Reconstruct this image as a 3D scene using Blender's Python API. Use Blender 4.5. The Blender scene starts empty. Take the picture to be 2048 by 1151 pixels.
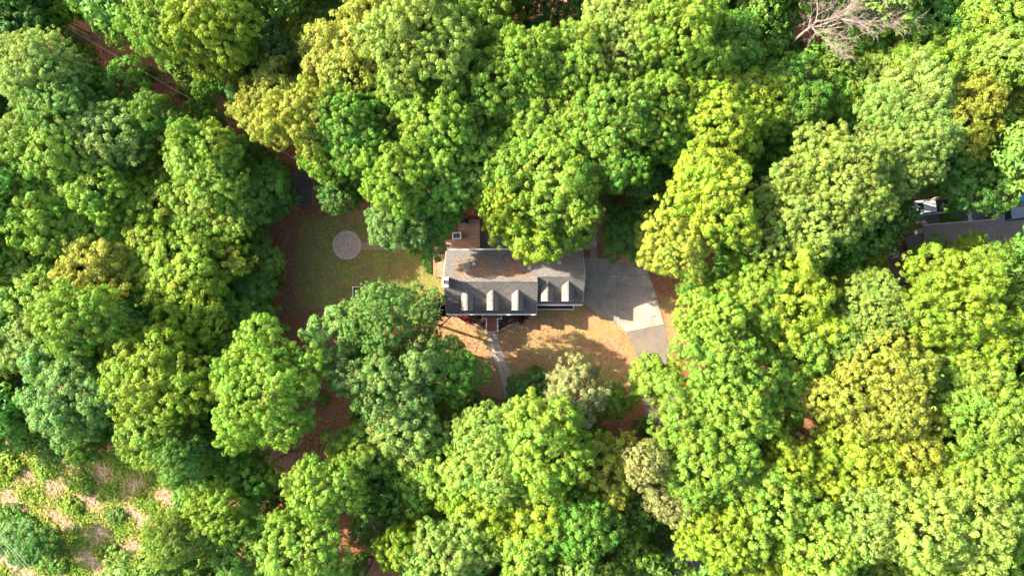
import bpy, math, random
import numpy as np
from mathutils import Vector, Matrix

# ------------------------------------------------------------------ camera, sky, sun, exposure
sc = bpy.context.scene
C = sc.collection
CAMH, F = 90.0, 1440.0            # camera height (m), focal length in photo pixels (2048 wide)
cam_d = bpy.data.cameras.new('camera'); cam = bpy.data.objects.new('camera', cam_d); C.objects.link(cam)
cam.location = (0, 0, CAMH); cam.rotation_euler = (0, 0, 0)
cam_d.sensor_width = 36; cam_d.lens = 36 * F / 2048; cam_d.clip_end = 3000; cam_d.clip_start = 1
sc.camera = cam
SUN = Vector((-1.48, 0.46, 1.0)).normalized()
w = bpy.data.worlds.new('World'); sc.world = w; w.use_nodes = True
nt = w.node_tree; nt.nodes.clear()
sky = nt.nodes.new('ShaderNodeTexSky'); sky.sky_type = 'NISHITA'; sky.sun_disc = False
sky.sun_elevation = math.asin(SUN.z); sky.sun_rotation = math.radians(287.3); sky.dust_density = 3.0; sky.air_density = 0.9; sky.ozone_density = 0.6
bg = nt.nodes.new('ShaderNodeBackground'); bg.inputs['Strength'].default_value = 0.126
wo = nt.nodes.new('ShaderNodeOutputWorld')
nt.links.new(sky.outputs[0], bg.inputs[0]); nt.links.new(bg.outputs[0], wo.inputs[0])
sl = bpy.data.lights.new('sun', 'SUN'); sl.energy = 3.8; sl.angle = math.radians(0.5); sl.color = (1.0, 0.90, 0.74)
so = bpy.data.objects.new('sun', sl); C.objects.link(so)
so.rotation_euler = (-SUN).to_track_quat('-Z', 'Y').to_euler(); so.location = SUN * 200
sc.view_settings.view_transform = 'Standard'; sc.view_settings.look = 'None'
sc.view_settings.exposure = 2.62; sc.view_settings.gamma = 1.0
sc.cycles.max_bounces = 6; sc.cycles.diffuse_bounces = 3; sc.cycles.transmission_bounces = 4; sc.cycles.glossy_bounces = 2
sc.cycles.transparent_max_bounces = 4

R = random.Random(11)
def P(px, py, z=0.0):
    k = (CAMH - z) / F
    return Vector(((px - 1024) * k, (575.5 - py) * k, z))
def M(px, z=0.0):                                   # pixel length -> metres at height z
    return px * (CAMH - z) / F

# ------------------------------------------------------------------ helpers
class MB:
    def __init__(s): s.v = []; s.f = []
    def add(s, vs, fs):
        b = len(s.v); s.v += [tuple(v) for v in vs]; s.f += [tuple(b + i for i in f) for f in fs]; return s
    def box(s, a, b, m=None):
        x0, y0, z0 = a; x1, y1, z1 = b
        vs = [(x0,y0,z0),(x1,y0,z0),(x1,y1,z0),(x0,y1,z0),(x0,y0,z1),(x1,y0,z1),(x1,y1,z1),(x0,y1,z1)]
        if m is not None: vs = [m @ Vector(v) for v in vs]
        return s.add(vs, [(0,3,2,1),(4,5,6,7),(0,1,5,4),(1,2,6,5),(2,3,7,6),(3,0,4,7)])
    def prism(s, pts, z0, z1):                      # vertical prism over a plan polygon
        n = len(pts); vs = [(p[0],p[1],z0) for p in pts] + [(p[0],p[1],z1) for p in pts]
        a = sum(pts[i][0]*pts[(i+1)%n][1]-pts[(i+1)%n][0]*pts[i][1] for i in range(n))
        top = tuple(range(n, 2*n)); bot = tuple(range(n-1, -1, -1))
        fs = [(i, (i+1)%n, n+(i+1)%n, n+i) for i in range(n)]
        if a < 0: fs = [tuple(reversed(f)) for f in fs]; top = tuple(reversed(top)); bot = tuple(reversed(bot))
        return s.add(vs, fs + [top, bot])
    def slab(s, quad, t):                           # quad (top face, any plane) thickened downwards
        q = [Vector(p) for p in quad]; n = (q[1]-q[0]).cross(q[2]-q[0]).normalized()
        if n.z < 0: q.reverse(); n = -n
        k = len(q); vs = q + [p - n*t for p in q]
        return s.add(vs, [tuple(range(k)), tuple(range(2*k-1, k-1, -1))] + [(i, i+k, (i+1)%k+k, (i+1)%k) for i in range(k)])
    def tube(s, pts, rs, n=6):
        pts = [Vector(p) for p in pts]; b = len(s.v); ring = []
        for i, p in enumerate(pts):
            d = (pts[min(i+1, len(pts)-1)] - pts[max(i-1, 0)])
            d = d.normalized() if d.length > 1e-6 else Vector((0,0,1))
            u = d.cross(Vector((0.31,0.95,0.05))).normalized(); v = d.cross(u)
            r = rs[i] if hasattr(rs, '__len__') else rs
            for k in range(n):
                a = 2*math.pi*k/n; s.v.append(tuple(p + (u*math.cos(a) + v*math.sin(a))*r))
        for i in range(len(pts)-1):
            for k in range(n):
                s.f.append((b+i*n+k, b+i*n+(k+1)%n, b+(i+1)*n+(k+1)%n, b+(i+1)*n+k))
        s.f.append(tuple(b + k for k in reversed(range(n)))); s.f.append(tuple(b + (len(pts)-1)*n + k for k in range(n)))
        return s
    def ball(s, c, r, n=8, m=5, jit=0, rnd=R):
        c = Vector(c); r = Vector(r) if hasattr(r, '__len__') else Vector((r,r,r)); b = len(s.v)
        for i in range(m+1):
            t = math.pi*i/m
            for k in range(n):
                a = 2*math.pi*k/n; q = 1 + rnd.uniform(-jit, jit)
                s.v.append((c.x+r.x*q*math.sin(t)*math.cos(a), c.y+r.y*q*math.sin(t)*math.sin(a), c.z+r.z*q*math.cos(t)))
        for i in range(m):
            for k in range(n): s.f.append((b+i*n+k, b+(i+1)*n+k, b+(i+1)*n+(k+1)%n, b+i*n+(k+1)%n))
        return s
    def mesh(s, name):
        me = bpy.data.meshes.new(name); me.from_pydata(s.v, [], s.f); me.update(); return me
    def build(s, name, mat, parent=None, smooth=False):
        me = s.mesh(name); me.materials.append(mat)
        if smooth: me.polygons.foreach_set('use_smooth', [True]*len(me.polygons))
        return link(name, me, parent)
def link(name, me, parent=None):
    o = bpy.data.objects.new(name, me); C.objects.link(o)
    if parent is not None: o.parent = parent
    return o
def tag(o, label, cat, group=None):
    o['label'] = label; o['category'] = cat
    if group: o['group'] = group
    return o
def struct(o): o['kind'] = 'structure'; return o
def stuff(o, label=None, cat=None):
    o['kind'] = 'stuff'
    if label: o['label'] = label; o['category'] = cat
    return o
def empty(name, loc=(0,0,0), rz=0):
    o = bpy.data.objects.new(name, None); C.objects.link(o); o.location = loc; o.rotation_euler = (0,0,rz)
    o.empty_display_size = 0.3; return o
def poly_mesh(name, verts, counts_quads, mat, attrs=None, k4=4):
    """numpy (n*k4,3) separate small faces -> mesh"""
    n = counts_quads; me = bpy.data.meshes.new(name)
    me.vertices.add(n*k4); me.vertices.foreach_set('co', verts.astype(np.float32).ravel())
    me.loops.add(n*k4); me.loops.foreach_set('vertex_index', np.arange(n*k4, dtype=np.int32))
    me.polygons.add(n); me.polygons.foreach_set('loop_start', np.arange(0, n*k4, k4, dtype=np.int32))
    me.polygons.foreach_set('loop_total', np.full(n, k4, dtype=np.int32))
    for k, a in (attrs or {}).items():
        at = me.attributes.new(k, 'FLOAT', 'POINT'); at.data.foreach_set('value', np.repeat(a, k4).astype(np.float32))
    me.update(); me.validate(); me.materials.append(mat); return me

# ------------------------------------------------------------------ materials
def mat(name, rough=0.8, spec=0.3):
    m = bpy.data.materials.new(name); m.use_nodes = True
    b = m.node_tree.nodes['Principled BSDF']; b.inputs['Roughness'].default_value = rough
    b.inputs['Specular IOR Level'].default_value = spec
    return m, m.node_tree, b
def noise(nt, scale, detail=4, rough=0.6, coord='Object', dist=0.0):
    tc = nt.nodes.get('TC') or nt.nodes.new('ShaderNodeTexCoord'); tc.name = 'TC'
    n = nt.nodes.new('ShaderNodeTexNoise'); n.inputs['Scale'].default_value = scale; n.inputs['Detail'].default_value = detail
    n.inputs['Roughness'].default_value = rough; n.inputs['Distortion'].default_value = dist
    nt.links.new(tc.outputs[coord], n.inputs['Vector']); return n.outputs['Fac']
def ramp(nt, fac, stops, mode='LINEAR'):
    r = nt.nodes.new('ShaderNodeValToRGB'); e = r.color_ramp.elements; r.color_ramp.interpolation = mode
    while len(e) < len(stops): e.new(0.5)
    for i, (p, c) in enumerate(stops):
        e[i].position = p; e[i].color = (c, c, c, 1) if not hasattr(c, '__len__') else (*c, 1)
    nt.links.new(fac, r.inputs[0]); return r.outputs[0]
def mix(nt, fac, a, b, mode='MIX'):
    m = nt.nodes.new('ShaderNodeMix'); m.data_type = 'RGBA'; m.blend_type = mode; m.clamp_factor = True
    for sock, v in ((m.inputs[0], fac), (m.inputs[6], a), (m.inputs[7], b)):
        if hasattr(v, 'is_linked') or isinstance(v, bpy.types.NodeSocket): nt.links.new(v, sock)
        elif hasattr(v, '__len__'): sock.default_value = (*v, 1)
        else: sock.default_value = v
    return m.outputs[2]
def bump(nt, b, h, dist=0.05, strength=0.6):
    n = nt.nodes.new('ShaderNodeBump'); n.inputs['Distance'].default_value = dist; n.inputs['Strength'].default_value = strength
    nt.links.new(h, n.inputs['Height']); nt.links.new(n.outputs[0], b.inputs['Normal'])
def attr(nt, name):
    a = nt.nodes.new('ShaderNodeAttribute'); a.attribute_name = name; return a.outputs['Fac']
def math_(nt, op, a, b):
    n = nt.nodes.new('ShaderNodeMath'); n.operation = op
    for i, v in enumerate((a, b)):
        if isinstance(v, bpy.types.NodeSocket): nt.links.new(v, n.inputs[i])
        else: n.inputs[i].default_value = v
    return n.outputs[0]
def simple(name, col, var=0.15, scale=6.0, rough=0.8, spec=0.3, bmp=0.0):
    m, nt, b = mat(name, rough, spec)
    n = noise(nt, scale); lo = tuple(c*(1-var) for c in col); hi = tuple(min(1, c*(1+var)) for c in col)
    nt.links.new(ramp(nt, n, [(0.3, lo), (0.7, hi)]), b.inputs['Base Color'])
    if bmp: bump(nt, b, noise(nt, scale*4), bmp)
    return m

def litter_color(nt):
    big = noise(nt, 0.12, 3); mid = noise(nt, 0.9, 5, 0.7); fine = noise(nt, 4.2, 4, 0.78)
    c1 = ramp(nt, mid, [(0.3, (0.085,0.035,0.018)), (0.5, (0.19,0.08,0.038)), (0.7, (0.31,0.17,0.09))])
    c2 = ramp(nt, fine, [(0.33, (0.05,0.022,0.012)), (0.5, (0.19,0.088,0.044)), (0.66, (0.40,0.25,0.15))])
    c = mix(nt, 0.55, c1, c2)
    return mix(nt, ramp(nt, big, [(0.4, 0.0), (0.65, 0.4)]), c, (0.24, 0.09, 0.04)), fine
def m_litter():
    m, nt, b = mat('leaf_litter', 0.95, 0.1); c, f = litter_color(nt)
    nt.links.new(c, b.inputs['Base Color']); bump(nt, b, f, 0.12, 0.8); return m
def m_lawn(name, stops_mid, stops_fine, patch=None, edge_soft=0.5):
    m, nt, b = mat(name, 0.95, 0.1); lit, lf = litter_color(nt)
    mid = noise(nt, 0.75, 6, 0.72); fine = noise(nt, 3.4, 4, 0.75)
    c = mix(nt, 0.5, ramp(nt, mid, stops_mid), ramp(nt, fine, stops_fine))
    if patch:
        c = mix(nt, ramp(nt, noise(nt, 0.33, 5, 0.7), [(0.46, 0.0), (0.60, patch[1])]), c, patch[0])
    e = math_(nt, 'ADD', attr(nt, 'edge'), math_(nt, 'MULTIPLY', math_(nt, 'SUBTRACT', noise(nt, 0.7, 6, 0.75), 0.5), 1.6))
    c = mix(nt, ramp(nt, e, [(0.25, 0.0), (0.65, 1.0)]), lit, c)
    nt.links.new(c, b.inputs['Base Color']); bump(nt, b, fine, 0.10, 0.8); return m

M_LITTER = m_litter()
M_STRAW = m_lawn('straw_lawn', [(0.3,(0.13,0.058,0.028)),(0.44,(0.245,0.125,0.062)),(0.56,(0.30,0.185,0.098)),(0.7,(0.22,0.10,0.048))],
                 [(0.36,(0.075,0.043,0.02)),(0.5,(0.225,0.135,0.066)),(0.64,(0.42,0.29,0.165))], ((0.17,0.165,0.045), 0.65))
M_GREEN = m_lawn('green_lawn', [(0.3,(0.07,0.10,0.02)),(0.5,(0.13,0.16,0.03)),(0.72,(0.24,0.22,0.06))],
                 [(0.3,(0.06,0.075,0.018)),(0.55,(0.15,0.16,0.035)),(0.75,(0.27,0.23,0.08))], ((0.17,0.11,0.055), 0.65))
M_SCRUB = m_lawn('scrub_ground', [(0.3,(0.09,0.13,0.025)),(0.48,(0.22,0.16,0.065)),(0.7,(0.34,0.20,0.115))],
                 [(0.34,(0.11,0.08,0.035)),(0.5,(0.28,0.18,0.09)),(0.66,(0.42,0.29,0.18))], ((0.15,0.20,0.03), 0.9))
def m_concrete(name, lo, hi, stain):
    m, nt, b = mat(name, 0.9, 0.2)
    n = noise(nt, 0.5, 6, 0.65); f = noise(nt, 9, 3)
    c = mix(nt, 0.35, ramp(nt, n, [(0.3, lo), (0.7, hi)]), ramp(nt, f, [(0.3, lo), (0.7, hi)]))
    c = mix(nt, ramp(nt, noise(nt, 0.23, 6, 0.7, dist=0.6), [(0.42, 0.0), (0.66, 0.75)]), c, stain)
    vo = nt.nodes.new('ShaderNodeTexVoronoi'); vo.feature = 'DISTANCE_TO_EDGE'; vo.inputs['Scale'].default_value = 0.28; vo.inputs['Randomness'].default_value = 1.0
    wv = nt.nodes.new('ShaderNodeTexNoise'); wv.inputs['Scale'].default_value = 1.3; wv.inputs['Detail'].default_value = 5
    tc = nt.nodes['TC']; nt.links.new(tc.outputs['Object'], wv.inputs['Vector'])
    av = nt.nodes.new('ShaderNodeVectorMath'); av.operation = 'ADD'; nt.links.new(tc.outputs['Object'], av.inputs[0]); nt.links.new(wv.outputs['Color'], av.inputs[1])
    nt.links.new(av.outputs[0], vo.inputs['Vector'])
    c = mix(nt, ramp(nt, vo.outputs['Distance'], [(0.0, 0.75), (0.012, 0.0)]), c, tuple(x*0.5 for x in stain))
    nt.links.new(c, b.inputs['Base Color']); bump(nt, b, f, 0.01, 0.5); return m
M_CONC = m_concrete('concrete', (0.225,0.19,0.15), (0.35,0.30,0.24), (0.135,0.112,0.09))
M_WALK = m_concrete('path_concrete', (0.23,0.20,0.165), (0.34,0.30,0.25), (0.15,0.12,0.09))
M_ASPH = m_concrete('asphalt', (0.10,0.087,0.074), (0.145,0.124,0.104), (0.175,0.14,0.10))
M_ROAD = m_concrete('road_asphalt', (0.10,0.095,0.095), (0.16,0.15,0.145), (0.17,0.13,0.10))
def m_shingle(name, lo, hi, needle=None):
    m, nt, b = mat(name, 0.92, 0.15)
    tc = nt.nodes.new('ShaderNodeTexCoord'); tc.name = 'TC'
    br = nt.nodes.new('ShaderNodeTexBrick'); br.inputs['Scale'].default_value = 1.0
    br.inputs['Brick Width'].default_value = 0.33; br.inputs['Row Height'].default_value = 0.16
    br.inputs['Mortar Size'].default_value = 0.012; br.inputs['Color1'].default_value = (*lo, 1); br.inputs['Color2'].default_value = (*hi, 1)
    br.inputs['Mortar'].default_value = (*[c*0.55 for c in lo], 1)
    nt.links.new(tc.outputs['Object'], br.inputs['Vector'])
    sp = noise(nt, 5.5, 4, 0.8)
    c = mix(nt, 0.6, br.outputs['Color'], ramp(nt, sp, [(0.3, tuple(x*0.4 for x in lo)), (0.5, lo), (0.7, tuple(x*1.6 for x in hi))]))
    st = noise(nt, 0.5, 5, 0.65)
    c = mix(nt, ramp(nt, st, [(0.45, 0.0), (0.7, 0.35)]), c, tuple(x*0.6 for x in lo))
    if needle:
        tcn = nt.nodes.new('ShaderNodeSeparateXYZ'); nt.links.new(tc.outputs['Object'], tcn.inputs[0])
        mk = math_(nt, 'MULTIPLY', ramp(nt, tcn.outputs[0], [(0.0,0.0),(1.0,0.0)]), 1.0)
    nt.links.new(c, b.inputs['Base Color']); bump(nt, b, sp, 0.03, 0.7); return m
M_ROOF = m_shingle('grey_shingles', (0.125,0.114,0.104), (0.215,0.197,0.182))
M_ROOF2 = m_shingle('brown_grey_shingles', (0.15,0.125,0.12), (0.22,0.185,0.175))
M_ROOFD = m_shingle('dark_shingles', (0.05,0.05,0.052), (0.08,0.08,0.085))
M_WHITE = simple('white_paint', (0.70,0.68,0.65), 0.06, 3, 0.5, 0.4)
M_SIDING = simple('cream_siding', (0.48,0.45,0.40), 0.06, 1.5, 0.7)
M_BRICKW = simple('whitewashed_brick', (0.50,0.46,0.41), 0.15, 8, 0.9, 0.2, 0.01)
M_FLUE = simple('clay_flue', (0.20,0.14,0.10), 0.3, 9, 0.9)
M_GLASS, _nt, _b = mat('window_glass', 0.08, 0.5); _b.inputs['Base Color'].default_value = (0.03,0.04,0.05,1)
def m_boards(name, lo, hi, w=0.14, axis=0):
    m, nt, b = mat(name, 0.75, 0.25)
    tc = nt.nodes.new('ShaderNodeTexCoord'); tc.name = 'TC'
    mp = nt.nodes.new('ShaderNodeMapping'); mp.inputs['Scale'].default_value = (1, 9, 1) if axis == 0 else (9, 1, 1)
    nt.links.new(tc.outputs['Object'], mp.inputs[0])
    n = nt.nodes.new('ShaderNodeTexNoise'); n.inputs['Scale'].default_value = 0.9; n.inputs['Detail'].default_value = 5
    nt.links.new(mp.outputs[0], n.inputs['Vector'])
    nt.links.new(ramp(nt, n.outputs['Fac'], [(0.3, lo), (0.7, hi)]), b.inputs['Base Color']); return m
M_DECK = m_boards('deck_boards', (0.24,0.13,0.08), (0.36,0.215,0.14))
M_DECK2 = m_boards('weathered_deck', (0.17,0.11,0.07), (0.26,0.18,0.12), axis=1)
M_BRICK = simple('brick_paving', (0.26,0.11,0.07), 0.35, 7, 0.9, 0.2, 0.02)
M_PAVER = simple('brown_path', (0.27,0.17,0.115), 0.25, 5, 0.9, 0.2, 0.02)
M_GRAVEL = simple('pale_gravel', (0.36,0.275,0.20), 0.35, 9, 0.95, 0.2, 0.05)
M_STONE = simple('edging_stone', (0.40,0.36,0.30), 0.2, 2, 0.85)
M_MULCH = simple('dark_mulch', (0.055,0.035,0.03), 0.5, 6, 0.95, 0.1, 0.05)
M_DIRT = simple('bare_dirt', (0.30,0.17,0.10), 0.3, 2, 0.95, 0.1, 0.04)
M_BLACK = simple('black_plastic', (0.02,0.02,0.02), 0.2, 5, 0.5)
M_DARKW = simple('dark_metal', (0.07,0.065,0.06), 0.2, 5, 0.5)
M_GREY = simple('grey_metal', (0.45,0.46,0.46), 0.1, 5, 0.45, 0.5)
M_WIRE = simple('aluminium_cable', (0.30,0.28,0.27), 0.05, 2, 0.4, 0.5)
M_POLE = simple('pole_timber', (0.17,0.12,0.09), 0.3, 6, 0.9)
M_RED = simple('red_plastic', (0.42,0.03,0.03), 0.1, 5, 0.5)
M_BLUE = simple('blue_plastic', (0.04,0.18,0.45), 0.1, 5, 0.5)
M_LIME = simple('green_plastic', (0.15,0.5,0.2), 0.1, 5, 0.5)
M_CARGREY = simple('grey_car_paint', (0.17,0.18,0.19), 0.05, 3, 0.3, 0.6)
M_TRUCK = simple('white_car_paint', (0.5,0.5,0.49), 0.03, 3, 0.3, 0.6)
M_TYRE = simple('tyre_rubber', (0.02,0.02,0.02), 0.2, 9, 0.9)
M_LEAFDROP = simple('fallen_leaves', (0.36,0.15,0.06), 0.45, 1.1, 0.95, 0.1)
def m_bark(name, lo, hi):
    m, nt, b = mat(name, 0.95, 0.15)
    n = noise(nt, 3.5, 5, 0.7); nt.links.new(ramp(nt, n, [(0.3, lo), (0.7, hi)]), b.inputs['Base Color']); bump(nt, b, n, 0.04); return m
M_BARK = m_bark('grey_brown_bark', (0.10,0.075,0.055), (0.24,0.19,0.15))
M_DEADBARK = m_bark('bleached_dead_wood', (0.15,0.115,0.095), (0.29,0.23,0.195))
def m_leaf(name='foliage', transl=0.34):
    m = bpy.data.materials.new(name); m.use_nodes = True; nt = m.node_tree
    b = nt.nodes['Principled BSDF']; b.inputs['Roughness'].default_value = 0.6; b.inputs['Specular IOR Level'].default_value = 0.25
    oi = nt.nodes.new('ShaderNodeObjectInfo')
    pv, lv = attr(nt, 'pv'), attr(nt, 'lv'); bn = math_(nt, 'SUBTRACT', noise(nt, 0.45, 3, 0.6), 0.5)
    hs = nt.nodes.new('ShaderNodeHueSaturation')
    nt.links.new(oi.outputs['Color'], hs.inputs['Color'])
    hue = math_(nt, 'ADD', math_(nt, 'MULTIPLY', bn, 0.09), math_(nt, 'ADD', 0.468, math_(nt, 'ADD', math_(nt, 'MULTIPLY', pv, 0.040), math_(nt, 'MULTIPLY', lv, 0.022))))
    nt.links.new(hue, hs.inputs['Hue'])
    val = math_(nt, 'ADD', 0.60, math_(nt, 'ADD', math_(nt, 'MULTIPLY', pv, 0.38), math_(nt, 'MULTIPLY', lv, 0.42)))
    nt.links.new(val, hs.inputs['Value'])
    sat = math_(nt, 'ADD', 1.05, math_(nt, 'MULTIPLY', lv, -0.16)); nt.links.new(sat, hs.inputs['Saturation'])
    nt.links.new(hs.outputs[0], b.inputs['Base Color'])
    tr = nt.nodes.new('ShaderNodeBsdfTranslucent')
    tcol = mix(nt, 1.0, hs.outputs[0], (1.15, 1.2, 0.55), 'MULTIPLY'); nt.links.new(tcol, tr.inputs['Color'])
    ms = nt.nodes.new('ShaderNodeMixShader'); ms.inputs[0].default_value = transl
    out = nt.nodes['Material Output']
    nt.links.new(b.outputs[0], ms.inputs[1]); nt.links.new(tr.outputs[0], ms.inputs[2]); nt.links.new(ms.outputs[0], out.inputs['Surface'])
    return m
M_LEAF = m_leaf()

# ------------------------------------------------------------------ setting: ground, lawns, drives, paths
g = MB(); S = 700
g.add([(-S,-S,0),(S,-S,0),(S,S,0),(-S,S,0)], [(0,1,2,3)])
struct(g.build('ground', M_LITTER))

def seg_dist(p, a, b):
    ax, ay = a; bx, by = b; dx, dy = bx-ax, by-ay
    t = np.clip(((p[:,0]-ax)*dx + (p[:,1]-ay)*dy)/(dx*dx+dy*dy+1e-9), 0, 1)
    return np.hypot(p[:,0]-ax-t*dx, p[:,1]-ay-t*dy)
def poly_sd(p, poly):
    d = np.full(len(p), 1e9); inside = np.zeros(len(p), bool); n = len(poly)
    for i in range(n):
        a, b = poly[i], poly[(i+1)%n]; d = np.minimum(d, seg_dist(p, a, b))
        c = ((a[1] > p[:,1]) != (b[1] > p[:,1])) & (p[:,0] < (b[0]-a[0])*(p[:,1]-a[1])/(b[1]-a[1]+1e-12)+a[0]); inside ^= c
    return np.where(inside, d, -d)
def patch(name, pxpoly, m, z, soft=2.0, step=0.5):
    poly = [tuple(P(*q)[:2]) for q in pxpoly]
    xs = [q[0] for q in poly]; ys = [q[1] for q in poly]
    gx = np.arange(min(xs)-soft, max(xs)+soft, step); gy = np.arange(min(ys)-soft, max(ys)+soft, step)
    X, Y = np.meshgrid(gx, gy); pts = np.stack([X.ravel(), Y.ravel()], 1); sd = poly_sd(pts, poly)
    nx, ny = len(gx), len(gy); keep = sd > -soft; idx = -np.ones(len(pts), int)
    fs = []
    for j in range(ny-1):
        for i in range(nx-1):
            q = (j*nx+i, j*nx+i+1, (j+1)*nx+i+1, (j+1)*nx+i)
            if keep[q[0]] and keep[q[1]] and keep[q[2]] and keep[q[3]]: fs.append(q)
    used = sorted({i for f in fs for i in f}); mp = {u: k for k, u in enumerate(used)}
    me = bpy.data.meshes.new(name)
    me.from_pydata([(pts[u,0], pts[u,1], z) for u in used], [], [tuple(mp[i] for i in f) for f in fs])
    a = me.attributes.new('edge', 'FLOAT', 'POINT'); a.data.foreach_set('value', np.clip(sd[used]/soft*0.5+0.5, 0, 1).astype(np.float32))
    me.update(); me.materials.append(m); return struct(link(name, me))
FRONT = [(850,630),(1160,612),(1240,640),(1275,690),(1275,770),(1150,790),(1010,800),(900,760),(850,690)]
BACK = [(600,440),(880,430),(890,560),(890,616),(600,616)]
SCRUB = [(-60,900),(120,905),(280,930),(360,990),(300,1060),(260,1170),(-60,1190)]
patch('front_lawn', FRONT, M_STRAW, 0.004, 2.4)
patch('back_lawn', BACK, M_GREEN, 0.004, 1.6)
patch('weedy_clearing', SCRUB, M_SCRUB, 0.004, 3.0)
patch('verge', [(1322,600),(1365,600),(1370,720),(1345,730)], M_STRAW, 0.004, 1.4)

def px2(poly, z=0): return [tuple(P(x, y, z)[:2]) for x, y in poly]
drive = struct(empty('driveway'))
slabs = [[(1166,516),(1226,517),(1226,548),(1166,547.5)], [(1226.6,517),(1262,516),(1292,530),(1297,549),(1226.6,548.1)],
         [(1166,548.6),(1232,549),(1232,640),(1228,645),(1205,632),(1166,605)],
         [(1232.7,549),(1297.5,550),(1311,585),(1316,602),(1328,648),(1252.5,663),(1243,655),(1232.7,646)]]
for s in slabs: MB().prism(px2(s), -0.1, 0.06).build('concrete_slab', M_CONC, drive)
MB().prism(px2([(1252.8,664),(1328.3,649),(1336,690),(1344,735),(1352,800),(1356,1010),(1362,1120),(1306,1120),(1298,1000),(1292,850),(1278,735),(1268,695)]), -0.1, 0.03).build('asphalt_strip', M_ASPH, drive)
def ribbon(pts, wid, z0, z1, name, m, n=24):
    pts = [P(*q) for q in pts]; out = []
    for k in range(len(pts)-1):
        p0 = pts[max(k-1,0)]; p1 = pts[k]; p2 = pts[k+1]; p3 = pts[min(k+2,len(pts)-1)]
        for i in range(n//(len(pts)-1)+1):
            t = i/(n//(len(pts)-1)+1)
            out.append(0.5*((2*p1)+(p2-p0)*t+(2*p0-5*p1+4*p2-p3)*t*t+(3*p1-p0-3*p2+p3)*t**3))
    out.append(pts[-1]); L, Rr = [], []
    for i, p in enumerate(out):
        d = (out[min(i+1,len(out)-1)]-out[max(i-1,0)]).normalized(); nn = Vector((-d.y, d.x, 0))
        L.append(p+nn*wid/2); Rr.append(p-nn*wid/2)
    mb = MB(); N = len(out)
    for a in (L, Rr):
        for z in (z0, z1): mb.v += [(q.x, q.y, z) for q in a]
    for i in range(N-1):
        mb.f += [(N+i, 3*N+i, 3*N+i+1, N+i+1), (i, N+i, N+i+1, i+1), (2*N+i, 2*N+i+1, 3*N+i+1, 3*N+i)]
    mb.f += [(0, 2*N, 3*N, N), (N-1, 2*N-1, 4*N-1, 3*N-1)]
    return mb.build(name, m)
struct(ribbon([(-120,800),(250,850),(500,905),(700,985),(880,1060),(1100,1105),(1340,1122),(1700,1130),(2200,1120)], 4.4, -0.1, 0.02, 'road', M_ROAD, 60))
struct(ribbon([(984,661),(988,690),(1001,722),(1012,750),(1019,790),(1019,815)], 1.35, -0.1, 0.05, 'front_path', M_WALK, 40))
struct(ribbon([(719,491.5),(780,491.5),(874,491.5)], 0.95, -0.1, 0.035, 'garden_path', M_PAVER, 20))
struct(ribbon([(1187,455),(1187.5,518)], 0.85, -0.1, 0.03, 'side_path', M_WALK, 4))
pat = [tuple((P(694,490)+Vector((math.cos(a), math.sin(a), 0))*1.68*R.uniform(0.97,1.03))[:2]) for a in [i*math.pi/14 for i in range(28)]]
rp = MB().prism(pat, -0.1, 0.05).build('round_patio', M_GRAVEL); struct(rp)

# ------------------------------------------------------------------ the house
EZ, YB, YF, YFG, XL, XM, XR = 3.0, 4.59, -3.11, -1.96, -7.94, 2.96, 8.52    # eave height and eave lines
YR, ZR = (YB+YF)/2, 3.0 + (YB-YF)/2                                          # main ridge
YRG, ZRG = (YB+YFG)/2, 3.0 + (YB-YFG)/2                                      # wing ridge
house = tag(empty('house', ((XL+XR)/2, 0.7, 0)), 'grey shingled house with five gabled dormers and a white chimney beside the concrete driveway', 'house')
HO = Vector(house.location)
def hb(mb, name, m, parent=None, smooth=False):
    mb.v = [tuple(Vector(v)-HO) for v in mb.v]
    return mb.build(name, m, house if parent is None else parent, smooth)
ov = 0.25
# walls (gable ends included)
wm = MB()
def gable_block(mb, x0, x1, yf, yb, yr, zr):
    vs = []
    for x in (x0, x1): vs += [(x,yf,-0.2),(x,yb,-0.2),(x,yb,EZ+ov),(x,yr,zr-0.12),(x,yf,EZ+ov)]
    mb.add(vs, [(0,1,2,3,4),(9,8,7,6,5),(0,5,6,1),(1,6,7,2),(4,9,5,0),(2,7,8,3),(3,8,9,4)])
gable_block(wm, XL+ov, XM-ov, YF+ov+0.1, YB-ov-0.1, YR, ZR-0.1); hb(wm, 'wall', M_SIDING)
wm = MB(); gable_block(wm, XM-ov+0.003, XR-ov, YFG+ov+0.1, YB-ov-0.1, YRG, ZRG-0.1); hb(wm, 'wall', M_SIDING)
# roof slopes
T = 0.14
rb = hb(MB().slab([(XL,YB,EZ),(XM,YB,EZ),(XM,YR,ZR),(XL,YR,ZR)], T), 'roof', M_ROOF)
rb['label'] = 'back roof slope strewn with brown leaves'
hb(MB().slab([(XM+0.003,YB,EZ),(XR,YB,EZ),(XR,YRG,ZRG),(XM+0.003,YRG,ZRG)], T), 'roof', M_ROOF)
hb(MB().slab([(XL,YF,EZ),(XM,YF,EZ),(XM,YR-0.004,ZR),(XL,YR-0.004,ZR)], T), 'roof', M_ROOF)
hb(MB().slab([(XM+0.003,YFG,EZ),(XR,YFG,EZ),(XR,YRG-0.004,ZRG),(XM+0.003,YRG-0.004,ZRG)], T), 'roof', M_ROOF)
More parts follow.
